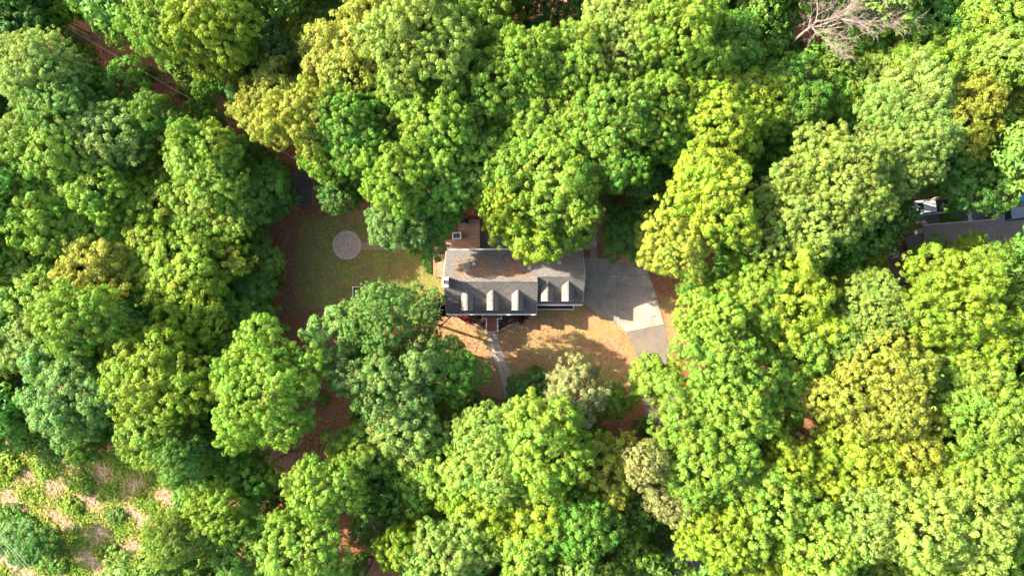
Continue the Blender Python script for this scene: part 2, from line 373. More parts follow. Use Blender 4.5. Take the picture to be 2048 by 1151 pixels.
# ridge caps built of overlapping cap shingles
for (x0, x1, y, z) in ((XL+0.02, XM-0.02, YR, ZR), (XM+0.02, XR-0.02, YRG, ZRG)):
    c = MB(); x = x0
    while x < x1-0.05:
        e = min(x+0.3, x1); l = 0.012 + R.uniform(0, 0.008)
        for s in (1, -1):
            c.slab([(x,y,z+l+0.02),(e,y,z+l+0.008),(e,y+s*0.15,z-0.15+l+0.008),(x,y+s*0.15,z-0.15+l+0.02)], 0.012)
        x = e
    hb(c, 'ridge_cap', M_ROOF)
# rake boards on the gable ends, gutters, downspouts
for x, yf, yr, zr in ((XL, YF, YR, ZR), (XR, YFG, YRG, ZRG), (XM, YF, YR, ZR)):
    for ye in ((yf, YB) if x != XM else (yf,)):
        s = -1 if x == XL else 1
        c = MB(); xa, xb = (x+s*0.004, x+s*0.034)
        c.add([(xa,ye,EZ-0.02),(xb,ye,EZ-0.02),(xb,yr,zr-0.02),(xa,yr,zr-0.02),(xa,ye,EZ-0.26),(xb,ye,EZ-0.26),(xb,yr,zr-0.26),(xa,yr,zr-0.26)],
              [(0,1,2,3),(7,6,5,4),(0,4,5,1),(1,5,6,2),(2,6,7,3),(3,7,4,0)])
        hb(c, 'rake_board', M_WHITE)
def gutter(x0, x1, y, s):
    c = MB(); y0, y1 = y+s*0.004, y+s*0.17
    a, b = min(y0,y1), max(y0,y1)
    c.box((x0,a,EZ-0.24),(x1,b,EZ-0.22)); c.box((x0,(b-0.035 if s>0 else a),EZ-0.2198),(x1,(b if s>0 else a+0.035),EZ-0.06))
    c.box((x0,(a if s>0 else b-0.03),EZ-0.2198),(x1,(a+0.03 if s>0 else b),EZ-0.09))
    x = x0+0.3
    while x < x1: c.box((x,a+0.036,EZ-0.10),(x+0.03,b-0.036,EZ-0.085)); x += 0.6
    return hb(c, 'gutter', M_WHITE)
gutter(XL-0.03, XM+0.03, YF, -1); gutter(XM+0.05, XR+0.03, YFG, -1); gutter(XL-0.03, XR+0.03, YB, 1)
for x, y in ((XL+0.15, YF-0.1), (XR-0.12, YFG-0.1), (XR-0.12, YB+0.1)):
    hb(MB().box((x-0.04,y-0.035,0.1),(x+0.04,y+0.035,EZ-0.25)), 'downspout', M_WHITE)
# dormers
def dormer(x, yfront, ridge, yeave_line, half):
    d = empty('dormer'); d.parent = house
    md = 0.85; ze = ridge - half*md
    def surf(z): return yeave_line + (z-EZ)             # y on the 45 degree roof at height z
    yw = yfront + 0.13                                   # front wall
    hw = half - 0.10
    c = MB()                                             # front wall with gable, cheeks
    zt = ridge - 0.10; zc = ridge - hw*md - 0.09; zb = EZ + (yw - yeave_line) - 0.05
    c.add([(x-hw,yw,zb),(x+hw,yw,zb),(x+hw,yw,zc),(x,yw,zt),(x-hw,yw,zc),
           (x-hw,surf(zc),zc),(x+hw,surf(zc),zc),(x,surf(zt),zt)],
          [(0,1,2,3,4),(0,4,5),(1,6,2),(4,3,7,5),(3,2,6,7)])
    hb(c, 'dormer_wall', M_SIDING, d)
    for s in (-1, 1):
        c = MB(); xe = x + s*half
        c.slab([(x+s*0.002,yfront,ridge),(xe,yfront,ze),(xe,surf(ze)+0.10,ze),(x+s*0.002,surf(ridge)+0.10,ridge)], 0.07)
        hb(c, 'dormer_roof', M_ROOF, d)
        c = MB(); c.add([(x,yfront-0.025,ridge-0.01),(xe+s*0.01,yfront-0.025,ze-0.01),(xe+s*0.01,yfront-0.025,ze-0.13),(x,yfront-0.025,ridge-0.13),
                         (x,yfront-0.004,ridge-0.01),(xe+s*0.01,yfront-0.004,ze-0.01),(xe+s*0.01,yfront-0.004,ze-0.13),(x,yfront-0.004,ridge-0.13)],
                        [(0,1,2,3),(7,6,5,4),(0,4,5,1),(2,6,7,3),(1,5,6,2),(0,3,7,4)])
        hb(c, 'rake_board', M_WHITE, d)
    c = MB(); c.box((x-0.03-0.06, yfront, ridge-0.06),(x+0.09,surf(ridge)+0.04,ridge+0.006)); hb(c, 'ridge_cap', M_ROOF, d)
    c = MB(); a, b2, z0, z1 = x-0.36, x+0.36, zb+0.28, zc-0.03
    c.box((a,yw-0.05,z0),(a+0.07,yw-0.004,z1)); c.box((b2-0.07,yw-0.05,z0),(b2,yw-0.004,z1)); c.box((a+0.071,yw-0.05,z1-0.07),(b2-0.071,yw-0.004,z1))
    c.box((a-0.04,yw-0.08,z0-0.06),(b2+0.04,yw-0.004,z0-0.002)); c.box((a+0.071,yw-0.045,(z0+z1)/2-0.025),(b2-0.071,yw-0.01,(z0+z1)/2+0.025))
    hb(c, 'window_frame', M_WHITE, d)
    hb(MB().box((a+0.072,yw-0.02,z0),(b2-0.072,yw-0.003,z1-0.072)), 'pane', M_GLASS, d)
    return d
for px in (933.5, 984.7, 1035.0): dormer(P(px, 0, 5.95).x, -2.55, 5.95, YF, 0.68)
for px in (1094.7, 1136.2): dormer(P(px, 0, 5.8).x, -1.49, 5.8, YFG, 0.72)
# chimney
cx0, cx1, cy0, cy1 = -7.93, -7.30, 0.14, 1.22
c = MB(); c.box((cx0,cy0,-0.2),(cx1,cy1,7.9)); c.box((cx0-0.05,cy0-0.05,7.9001),(cx1+0.05,cy1+0.05,8.08))
ch = hb(c, 'chimney', M_BRICKW)
c = MB(); mx, my = (cx0+cx1)/2, (cy0+cy1)/2
c.box((mx-0.17,my-0.22,8.0801),(mx+0.17,my-0.17,8.3)); c.box((mx-0.17,my+0.17,8.0801),(mx+0.17,my+0.22,8.3))
c.box((mx-0.17,my-0.1699,8.0801),(mx-0.12,my+0.1699,8.3)); c.box((mx+0.12,my-0.1699,8.0801),(mx+0.17,my+0.1699,8.3)); c.box((mx-0.119,my-0.169,8.081),(mx+0.119,my+0.169,8.1))
f = MB(); f.v = [tuple(Vector(v)-HO) for v in c.v]; f.f = c.f; fo = f.build('flue', M_FLUE, ch)
hb(MB().box((cx1+0.001,cy0-0.08,EZ+1.0),(cx1+0.12,cy1+0.08,EZ+1.02)), 'flashing', M_GREY)
# front and garage openings (seen from a step aside)
def window(x, y, z0, z1, wd):
    wn = empty('window'); wn.parent = house
    c = MB(); a, b = x-wd/2, x+wd/2
    for u in ((a,a+0.08),(b-0.08,b)): c.box((u[0],y-0.06,z0),(u[1],y-0.003,z1))
    c.box((a+0.081,y-0.06,z1-0.08),(b-0.081,y-0.003,z1)); c.box((a-0.05,y-0.09,z0-0.07),(b+0.05,y-0.003,z0-0.001)); c.box((a+0.081,y-0.05,(z0+z1)/2-0.03),(b-0.081,y-0.003,(z0+z1)/2+0.03))
    hb(c, 'window_frame', M_WHITE, wn); hb(MB().box((a+0.081,y-0.03,z0),(b-0.081,y-0.002,z1-0.081)), 'pane', M_GLASS, wn)
for x in (-6.3, -4.6, -0.6, 1.3): window(x, YF+ov+0.1, 0.9, 2.4, 1.0)
for x in (4.6, 6.6): window(x, YFG+ov+0.1, 0.9, 2.4, 1.0)
d = empty('door'); d.parent = house
hb(MB().box((-2.9,YF+ov+0.04,0.5),(-1.95,YF+ov+0.097,2.6)), 'door_panel', M_RED, d)
hb(MB().ball((-2.05,YF+ov+0.02,1.5),0.04), 'handle', M_GREY, d)
# brown leaves drifted on the back slope
def scatter_quads(n, fn, smin, smax, seed):
    rg = np.random.default_rng(seed); pts, nrm = fn(rg, n); n = len(pts)
    nrm = nrm + rg.normal(0, 0.25, (n,3)); nrm /= np.linalg.norm(nrm, axis=1)[:,None]
    t = rg.normal(0,1,(n,3)); t -= nrm*(t*nrm).sum(1)[:,None]; t /= np.linalg.norm(t, axis=1)[:,None]; b = np.cross(nrm, t)
    L = rg.uniform(smin, smax, n)[:,None]; W = L*rg.uniform(0.35,0.7,n)[:,None]
    v = np.stack([pts-t*L, pts-b*W, pts+t*L, pts+b*W], 1).reshape(-1,3)
    return v, n, rg.uniform(0,1,n), rg.uniform(0,1,n)
def m_drop():
    m, nt, b = mat('dry_leaf', 0.9, 0.15)
    nt.links.new(ramp(nt, attr(nt,'lv'), [(0.0,(0.14,0.055,0.025)),(0.4,(0.30,0.125,0.05)),(0.75,(0.40,0.20,0.09)),(1.0,(0.40,0.28,0.17))]), b.inputs['Base Color']); return m
M_DROP = m_drop()
def roofleaf(rg, n):
    x = rg.uniform(-6.6, 2.4, n); u = rg.beta(1.1, 1.6, n)*2.6; y = 1.25 + u
    den = np.sin(x*1.7+1)+np.sin(x*4.1+y*3.3)+np.sin(y*5+x*0.7)*0.7
    k = (den + rg.normal(0,0.9,n) > 0.15) | (u < 0.28)
    x, y = x[k], y[k]; z = EZ + (YB-y) + 0.015
    return np.stack([x-HO.x, y-HO.y, z], 1), np.tile(np.array([[0,0.7,0.7]]), (len(x),1))
v, n, a, b_ = scatter_quads(5200, roofleaf, 0.045, 0.10, 3)
o = link('roof_leaves', poly_mesh('roof_leaves', v, n, M_DROP, {'pv': a, 'lv': b_}), house); stuff(o)

# front stoop, railings, steps
stoop = tag(empty('front_stoop', P(983,640)), 'brick front stoop with white railings leading from house to concrete path', 'stoop')
SO = Vector(stoop.location)
def sb(mb, name, m, parent, O): mb.v = [tuple(Vector(v)-O) for v in mb.v]; return mb.build(name, m, parent)
fy = YF+ov+0.095
xa, xb, xc, xd = P(965,0).x, P(1004,0).x, P(972.5,0).x, P(996.5,0).x
y1, y2, y3 = P(0,637).y, P(0,650).y, P(0,661).y
sb(MB().box((xa,y1,-0.1),(xb,fy,0.5)), 'landing', M_BRICK, stoop, SO)
sb(MB().box((xc,y2,-0.1),(xd,y1-0.003,0.48)), 'landing', M_BRICK, stoop, SO)
nst = 3
for i in range(nst):
    ya = y2 - (y2-y3)*(i)/nst; yb_ = y2 - (y2-y3)*(i+1)/nst
    c = MB(); nb = 7
    for k in range(nb):                                  # bricks of the tread
        u0 = xc+(xd-xc)*k/nb+0.008; u1 = xc+(xd-xc)*(k+1)/nb-0.008
        c.box((u0,yb_+0.006,-0.1),(u1,ya-0.004,0.36-0.12*i+R.uniform(0,0.012)))
    sb(c, 'step', M_BRICK, stoop, SO)
def railing(pts, zt, name='railing'):
    c = MB()
    for a, b in zip(pts[:-1], pts[1:]):
        a, b = Vector(a), Vector(b); L = (b-a).length; d = (b-a)/L
        for h, r in ((0.92,0.05),(0.12,0.03)): c.tube([a+Vector((0,0,h)), b+Vector((0,0,h))], r, 4)
        k = 0.12
        while k < L-0.05: q = a+d*k; c.tube([q+Vector((0,0,0.12)), q+Vector((0,0,0.9))], 0.014, 4); k += 0.13
    r = sb(c, name, M_WHITE, stoop, SO)
    for p in pts:
        c = MB(); p = Vector(p); c.box((p.x-0.055,p.y-0.055,p.z),(p.x+0.055,p.y+0.055,p.z+1.05)); c.box((p.x-0.075,p.y-0.075,p.z+1.0501),(p.x+0.075,p.y+0.075,p.z+1.09)); sb(c, 'post', M_WHITE, stoop, SO)
i_ = 0.06
railing([(xa+i_,fy-0.35,0.5),(xa+i_,y1+i_,0.5),(xc+i_,y1+i_,0.5),(xc+i_,y2,0.48),(xc+i_,y3+0.08,0.1)], 1)
railing([(xb-i_,fy-0.35,0.5),(xb-i_,y1+i_,0.5),(xd-i_,y1+i_,0.5),(xd-i_,y2,0.48),(xd-i_,y3+0.08,0.1)], 1)

# planting beds with stone edging
def bed(poly, edge, label, close=False, big=0.17):
    b = tag(empty('flower_bed', P(*poly[0])), label, 'flower bed'); O = Vector(b.location)
    sb(MB().prism(px2(poly), -0.1, 0.05), 'mulch', M_MULCH, b, O)
    pts = [P(*q) for q in edge]; out = []
    for p, q in zip(pts[:-1], pts[1:]):
        n = max(1, int((q-p).length/0.26)); out += [p.lerp(q, i/n) for i in range(n)]
    out.append(pts[-1])
    c = MB()
    for p in out: c.ball((p.x,p.y,0.06), (big*R.uniform(0.75,1.1)*0.9, big*R.uniform(0.75,1.1)*0.75, 0.13), 6, 4, 0.12)
    stuff(sb(c, 'edging_stones', M_STONE, b, O)); return b
E1 = [(910,626),(915,634),(922,641),(930,645),(941,646),(952,648),(960,653),(967,659),(971,660)]
bed([(905,618)]+E1+[(971,638),(964,637),(964,618)], E1, 'mulched flower bed edged with pale stones holding the red shrub')
E2 = [(1060,628),(1058,635),(1052,640),(1042,643),(1030,646),(1020,649),(1012,654),(1004,659),(998,661)]
bed([(1062,618)]+E2+[(998,638),(1005,637),(1005,618)], E2, 'shaded dark mulch bed edged with pale stones right of the brick stoop')
b3 = tag(empty('flower_bed', P(1110,612)), 'narrow dark planting bed with thin white edging below the lower wing', 'flower bed'); O3 = Vector(b3.location)
sb(MB().prism(px2([(1075,600),(1146,600),(1146,617),(1075,617)]), -0.1, 0.05), 'mulch', M_MULCH, b3, O3)
c = MB(); q0, q1, q2 = P(1074,618), P(1147,618.5), P(1147,603)
c.box((q0.x,q0.y-0.06,-0.1),(q1.x,q0.y+0.04,0.16)); c.box((q1.x-0.05,q0.y+0.0401,-0.1),(q1.x+0.05,q2.y,0.16)); sb(c, 'edging', M_WHITE, b3, O3)

# black drain pipe, garden bed frame, wire fence, shed
tag(MB().tube([P(903,630,0.06),P(893,639,0.06),P(880,651,0.06)], 0.06, 6).build('drain_pipe', M_BLACK), 'black drain pipe running from house corner across the dry lawn', 'pipe')
gb = tag(empty('raised_bed', P(748,590)), 'raised garden bed with thin white frame half hidden under tree', 'garden bed'); OG = Vector(gb.location)
x0, x1, yt, yb = P(706,0).x, P(791,0).x, P(0,573).y, P(0,606).y
sb(MB().box((x0+0.08,yb+0.08,-0.1),(x1-0.08,yt-0.08,0.2)), 'soil', M_MULCH, gb, OG)
for a, b in (((x0,yt-0.07,-0.1),(x1,yt,0.32)), ((x0,yb,-0.1),(x1,yb+0.07,0.32)), ((x0,yb+0.0701,-0.1),(x0+0.07,yt-0.0701,0.32)), ((x1-0.07,yb+0.0701,-0.1),(x1,yt-0.0701,0.32))):
    sb(MB().box(a,b), 'board', M_WHITE, gb, OG)
fe = tag(empty('wire_fence', P(584,619)), 'low dark wire fence with thin posts around the back lawn', 'fence'); OF = Vector(fe.location)
corner = [P(582,418), P(583,500), P(584,619), P(735,620), P(888,619)]
wire = MB()
for a, b in zip(corner[:-1], corner[1:]):
    n = max(2, int((b-a).length/2.2))
    for h in (0.25, 0.6, 0.95, 1.15): wire.tube([a+Vector((0,0,h)), b+Vector((0,0,h))], 0.014, 4)
    for i in range(n):
        p = a.lerp(b, i/n); sb(MB().tube([p, p+Vector((0,0,1.25))], 0.04, 6), 'post', M_DARKW, fe, OF)
sb(wire, 'wire', M_DARKW, fe, OF)
sh = tag(empty('shed', P(600,376)), 'small garden shed with dark shingled roof under the trees', 'shed'); OS = Vector(sh.location)
a, b = P(580,409,2.4), P(624,344,2.4)
mxs = (a.x+b.x)/2
gm = MB(); gm.box((a.x+0.2,a.y+0.2,-0.1),(b.x-0.2,b.y-0.2,2.35)); sb(gm, 'wall', M_DECK2, sh, OS)
for s, xe in ((-1,a.x),(1,b.x)):
    sb(MB().slab([(mxs+s*0.002,a.y,3.3),(mxs+s*0.002,b.y,3.3),(xe,b.y,2.4),(xe,a.y,2.4)], 0.08), 'roof', M_ROOFD, sh, OS)
for y in (a.y+0.2,b.y-0.2):
    sb(MB().add([(a.x+0.2,y,2.35),(b.x-0.2,y,2.35),(mxs,y,3.2)], [(0,1,2)]), 'gable', M_DECK2, sh, OS)
sb(MB().box((mxs-0.5,a.y+0.13,0),(mxs+0.5,a.y+0.196,1.95)), 'door', M_POLE, sh, OS)

# deck behind the house
dk = tag(empty('deck', P(925,480)), 'reddish brown timber deck wrapping the back corner of house', 'deck'); OD = Vector(dk.location)
def planks(x0, x1, y0, y1, z, along='x', wd=0.14):
    c = MB(); k = y0 if along == 'x' else x0; end = y1 if along == 'x' else x1
    while k < end-0.03:
        e = min(k+wd-0.008, end); zz = z + R.uniform(-0.003,0.003)
        c.box((x0,k,z-0.04),(x1,e,zz)) if along == 'x' else c.box((k,y0,z-0.04),(e,y1,zz)); k += wd
    return c
dz = 0.75
X0, X1 = P(917,0,dz).x, P(960,0,dz).x
def deckpart(x0,x1,y0,y1,along): stuff(sb(planks(x0,x1,y0,y1,dz,along), 'deck_boards', M_DECK, dk, OD))
deckpart(X0, X1, P(0,499,dz).y, P(0,438,dz).y, 'x')
deckpart(P(868,0,dz).x, X0-0.01, P(0,503,dz).y, P(0,478,dz).y, 'x')
deckpart(P(868,0,dz).x, P(889,0,dz).x, P(0,553,dz).y, P(0,504,dz).y, 'y')
for px, py in ((869,552),(869,504),(889,552),(918,440),(959,440),(869,479)): 
    p = P(px,py,dz); sb(MB().box((p.x-0.07,p.y-0.07,-0.1),(p.x+0.07,p.y+0.07,dz+0.9)), 'post', M_DECK, dk, OD)
rl = MB()
for a, b in (((869,553),(889,553)), ((869,553),(869,505)), ((869,505),(866,505)), ((848,503),(868,503))):
    a, b = P(*a,dz), P(*b,dz); rl.tube([a+Vector((0,0,0.9)), b+Vector((0,0,0.9))], 0.05, 4); rl.tube([a+Vector((0,0,0.15)), b+Vector((0,0,0.15))], 0.03, 4)
    L = (b-a).length; k = 0.13
    while k < L: q = a.lerp(b, k/L); rl.tube([q+Vector((0,0,0.15)), q+Vector((0,0,0.88))], 0.016, 4); k += 0.14
sb(rl, 'railing', M_DECK, dk, OD)
sb(MB().prism(px2([(846,502),(868,478),(868,502)], dz), dz-0.3, dz-0.06), 'steps', M_DECK, dk, OD)
tb = tag(empty('patio_table', P(914,472,dz)), 'pale square patio table with dark top standing on the deck', 'table'); tb.rotation_euler.z = 0.08
TZ = 0.0
MB().box((-0.55,-0.42,0.68),(0.55,0.42,0.72)).build('table_frame', M_WHITE, tb)
MB().box((-0.42,-0.30,0.7201),(0.42,0.30,0.735)).build('table_top', M_DARKW, tb)
for sx in (-1,1):
    for sy in (-1,1): MB().box((sx*0.48-0.03,sy*0.36-0.03,0),(sx*0.48+0.03,sy*0.36+0.03,0.6799)).build('leg', M_WHITE, tb)
pp = tag(empty('barbecue_grill', P(929,442,dz)), 'black covered grill at the far edge of deck', 'grill')
MB().box((-0.5,-0.3,0.05),(0.5,0.3,0.8)).build('cabinet', M_BLACK, pp); MB().ball((0,0,0.8),(0.42,0.3,0.3),10,6).build('lid', M_BLACK, pp)
for sx in (-0.4,0.4): MB().tube([(sx,-0.35,0.08),(sx,0.35,0.08)],0.08,8).build('wheel', M_TYRE, pp)
MB().tube([(-0.3,-0.34,0.9),(0.3,-0.34,0.9)],0.02,6).build('handle', M_GREY, pp)
# dark patio between deck and house back
struct(MB().prism(px2([(961,468),(1180,468),(1180,499),(961,499)]), -0.1, 0.04).build('back_patio', M_ROAD))

# ------------------------------------------------------------------ neighbouring house and its yard
nb = tag(empty('neighbour_house', P(1990,495)), 'brown grey roofed neighbouring house half hidden behind a bright tree', 'house'); ON = Vector(nb.location)
rot = Matrix.Rotation(math.radians(5), 4, 'Z')
def nbp(px, py, z): return P(px, py, z)
ez = 2.8
def Q(px, py, z): return tuple(P(px, py, z))
# main block: hip roof
A, B_, C_, D_ = Q(1986,445,ez), Q(2150,430,ez), Q(2165,535,ez), Q(1996,548,ez)
r0, r1 = Q(2016,493,5.0), Q(2130,482,5.0)
for quad in ([A,B_,r1,r0], [B_,C_,r1], [C_,D_,r0,r1], [D_,A,r0]): sb(MB().slab(quad, 0.12), 'roof', M_ROOF2, nb, ON)
# wing: gable roof
A2, B2, C2, D2 = Q(1846,451,ez), Q(1990,440,ez), Q(2000,535,ez), Q(1856,546,ez)
s0, s1 = Q(1850,498,4.6), Q(2008,487,4.6)
sb(MB().slab([A2,B2,s1,s0], 0.12), 'roof', M_ROOF2, nb, ON); sb(MB().slab([D2,C2,s1,s0], 0.12), 'roof', M_ROOF2, nb, ON)
sb(MB().slab([Q(1811,473,2.7),Q(1848,465,2.9),Q(1853,540,2.9),Q(1826,545,2.7)], 0.12), 'porch_roof', M_ROOF2, nb, ON)
wl = MB(); wl.prism(px2([(1854,455),(1990,446),(2140,436),(2155,530),(2000,541),(1862,541)], ez), -0.2, ez-0.15); sb(wl, 'wall', M_SIDING, nb, ON)
wl = MB(); wl.add([Vector(Q(1852,452,ez))+Vector((0.3,-0.2,-0.1)), Vector(Q(1860,545,ez))+Vector((0.3,0.2,-0.1)), Vector(s0)+Vector((0.35,0,-0.2))], [(0,1,2)]); sb(wl, 'gable', M_SIDING, nb, ON)
gt = MB().tube([Vector(A2)+Vector((0,0.08,-0.08)), Vector(B2)+Vector((0,0.08,-0.08))], 0.06, 6); sb(gt, 'gutter', M_GREY, nb, ON)
struct(MB().prism(px2([(1815,400),(1890,395),(1985,405),(2100,395),(2100,445),(1900,452),(1815,470)]), -0.1, 0.03).build('neighbour_drive', M_ROAD))
struct(MB().prism(px2([(1772,480),(1832,472),(1842,560),(1778,566)]), -0.1, 0.12).build('neighbour_terrace', M_DECK2))
struct(MB().prism(px2([(1818,383),(1842,380),(1846,402),(1822,406)]), -0.1, 0.02).build('dirt_patch', M_DIRT))
struct(MB().prism(px2([(1998,312),(2048,318),(2050,336),(2010,338)]), -0.1, 0.02).build('dirt_patch', M_DIRT))
# two white patio chairs
def chair(px, py, rz, label):
    t = tag(empty('patio_chair', P(px, py, 0.12), rz), label, 'chair', 'patio chairs on the neighbour terrace')
    MB().box((-0.3,-0.3,0.36),(0.3,0.3,0.42)).build('seat', M_WHITE, t)
    MB().slab([(-0.3,0.27,0.42),(0.3,0.27,0.42),(0.3,0.46,0.98),(-0.3,0.46,0.98)],0.04).build('backrest', M_WHITE, t)
    for s in (-1,1):
        MB().box((s*0.33-0.04,-0.3,0.58),(s*0.33+0.04,0.3,0.62)).build('armrest', M_WHITE, t)
        for y in (-0.27,0.27): MB().box((s*0.33-0.025,y-0.025,0),(s*0.33+0.025,y+0.025,0.58)).build('leg', M_WHITE, t)
for px in (1787, 1805): chair(px, 511, 0.2, 'white patio chair on the brown terrace of the neighbouring house')
# white rails beside the neighbour drive
def rail(a, b, label):
    t = tag(empty('rail_fence', P(*a)), label, 'fence', 'white rails by the neighbour drive'); O = Vector(t.location)
    a, b = P(*a), P(*b)
    for h in (0.35, 0.75): sb(MB().tube([a+Vector((0,0,h)), b+Vector((0,0,h))], 0.07, 4), 'rail', M_WHITE, t, O)
    for k in range(3):
        p = a.lerp(b, k/2); sb(MB().box((p.x-0.07,p.y-0.07,-0.1),(p.x+0.07,p.y+0.07,0.95)), 'post', M_WHITE, t, O)
rail((1929,414),(1936,443), 'short white rail between the grey drive and neighbouring roof'); rail((1979,414),(1983,443), 'short white rail between the grey drive and neighbouring roof')
# pickup truck and car
def vehicle(name, px, py, rz, label, cat, body, pickup):
    t = tag(empty(name, P(px, py, 0.03), rz), label, cat)
    L, W = 5.2, 1.85
    prof = [(-2.6,0.45),(-2.6,0.95),(-2.45,1.05),(-1.25,1.12),(0.35,1.12),(2.5,1.08),(2.6,0.95),(2.6,0.45)]
    mb = MB(); vs = []
    for y, k in ((-W/2,1),(-W/2+0.06,1),(W/2-0.06,1),(W/2,1)):
        ins = 0.05 if abs(y) == W/2 else 0
        vs += [(x*(1-ins*0.2), y, z-(ins if z > 0.9 else 0)) for x, z in prof]
    n = len(prof); fs = []
    for j in range(3):
        for i in range(n): fs.append((j*n+i, j*n+(i+1)%n, (j+1)*n+(i+1)%n, (j+1)*n+i))
    fs += [tuple(range(n-1,-1,-1)), tuple(range(3*n,4*n))]
    mb.add(vs, fs).build('body', body, t)
    x0, x1 = (-0.95, 0.65) if pickup else (-0.9, 1.5)
    cb = MB()
    cb.add([(x0-0.35,-0.86,1.05),(x1+0.3,-0.86,1.05),(x1+0.3,0.86,1.05),(x0-0.35,0.86,1.05),(x0+0.15,-0.68,1.72),(x1,-0.68,1.72),(x1,0.68,1.72),(x0+0.15,0.68,1.72)],
           [(4,5,6,7),(0,1,5,4),(1,2,6,5),(2,3,7,6),(3,0,4,7)]); cab = cb.build('cab', body, t)
    def pane(q, nm):
        q = [Vector(v) for v in q]; nrm = (q[1]-q[0]).cross(q[2]-q[0]).normalized(); ctr = sum(q, Vector())/4
        if nrm.dot(ctr-Vector((0,0,1.2))) < 0: nrm = -nrm
        q = [ctr+(v-ctr)*0.86+nrm*0.006 for v in q]; MB().add(q, [(0,1,2,3)]).build(nm, M_GLASS, cab)
    pane([(x0-0.35,-0.86,1.05),(x0-0.35,0.86,1.05),(x0+0.15,0.68,1.72),(x0+0.15,-0.68,1.72)], 'windscreen')
    pane([(x1+0.3,-0.86,1.05),(x1+0.3,0.86,1.05),(x1,0.68,1.72),(x1,-0.68,1.72)], 'rear_window')
    for s in (-1,1): pane([(x0-0.35,s*0.86,1.05),(x1+0.3,s*0.86,1.05),(x1,s*0.68,1.72),(x0+0.15,s*0.68,1.72)], 'side_window')
    if pickup:
        MB().box((x1+0.36,-0.76,1.125),(2.48,0.76,1.135)).build('bed', M_BLACK, t)
        for s in (-1,1): MB().box((x1+0.36,s*0.84-0.06,1.10),(2.5,s*0.84+0.06,1.34)).build('bed_side', body, t)
        MB().box((2.48,-0.78,1.0),(2.58,0.78,1.34)).build('tailgate', body, t)
    for x in (-1.65, 1.65):
        for s in (-1,1):
            wh = MB().tube([(x,s*0.72,0.36),(x,s*0.94,0.36)],0.36,14).build('wheel', M_TYRE, t)
            MB().tube([(x,s*0.941,0.36),(x,s*0.95,0.36)],0.2,10).build('rim', M_GREY, wh)
    for s in (-1,1): MB().box((-2.63,s*0.68-0.15,0.72),(-2.605,s*0.68+0.15,0.88)).build('headlight', M_GREY, t)
    return t
vehicle('pickup_truck', 1846, 416, math.radians(6), 'white pickup truck parked in the shade by the neighbouring house', 'truck', M_TRUCK, True)
vehicle('parked_car', 2016, 428, math.radians(8), 'dark grey car parked beside the neighbouring house roof', 'car', M_CARGREY, False)
# odds and ends in the neighbour's yard
def bin_(px, py, m, label):
    t = tag(empty('wheeled_bin', P(px, py, 0.02)), label, 'bin')
    MB().add([(-0.25,-0.28,0.08),(0.25,-0.28,0.08),(0.25,0.28,0.08),(-0.25,0.28,0.08),(-0.32,-0.36,1.0),(0.32,-0.36,1.0),(0.32,0.36,1.0),(-0.32,0.36,1.0)],
             [(3,2,1,0),(0,1,5,4),(1,2,6,5),(2,3,7,6),(3,0,4,7),(4,5,6,7)]).build('body', m, t)
    MB().slab([(-0.35,-0.39,1.06),(0.35,-0.39,1.06),(0.35,0.42,1.1),(-0.35,0.42,1.1)],0.06).build('lid', m, t)
    for s in (-1,1): MB().tube([(s*0.2,0.33,0.1),(s*0.3,0.33,0.1)],0.1,8).build('wheel', M_TYRE, t)
bin_(1877, 404, M_RED, 'red wheeled bin behind the white pickup truck')
bin_(2031, 398, M_BLUE, 'blue wheeled bin at the edge of the neighbour yard')
bin_(2010, 421, M_LIME, 'green wheeled bin beside the dark grey car')

# ------------------------------------------------------------------ overhead wires and pole
def pole(px, py, label):
    t = tag(empty('utility_pole', P(px, py)), label, 'utility pole')
    MB().tube([(0,0,-0.3),(0,0,9.6)],[0.16,0.11],8).build('post', M_POLE, t)
    MB().box((-0.9,-0.06,8.9),(0.9,0.06,9.02)).build('crossarm', M_POLE, t)
    for x in (-0.8,0,0.8): MB().tube([(x,0,9.021),(x,0,9.2)],0.05,6).build('insulator', M_GREY, t)
pole(175, 84, 'timber utility pole standing in the bare strip under the overhead wire')
def cable(a, b, za, zb, sag, label, r=0.022, group=None):
    a, b = P(*a, za), P(*b, zb); pts = []
    for i in range(25):
        u = i/24; p = a.lerp(b, u); p.z -= sag*4*u*(1-u); pts.append(p)
    tag(MB().tube(pts, r, 5).build('overhead_wire', M_WIRE), label, 'wire', group)
cable((104,38),(620,335), 9.2, 6.0, 0.7, 'thin pale overhead wire crossing the bare brown strip in the woods', 0.024)
cable((-220,-150),(104,38), 9.2, 9.2, 0.5, 'thin pale overhead wire leaving the utility pole into the treetops', 0.024)
for k, (xa_, xb_) in enumerate(((-10,60),(-22,48),(-34,36),(6,74))):
    cable((xa_-150,1070-170+k*7),(xb_+70,1151+80), 9, 9, 0.4, 'taut pale power line over the scrub clearing', 0.02, 'power lines over the clearing')

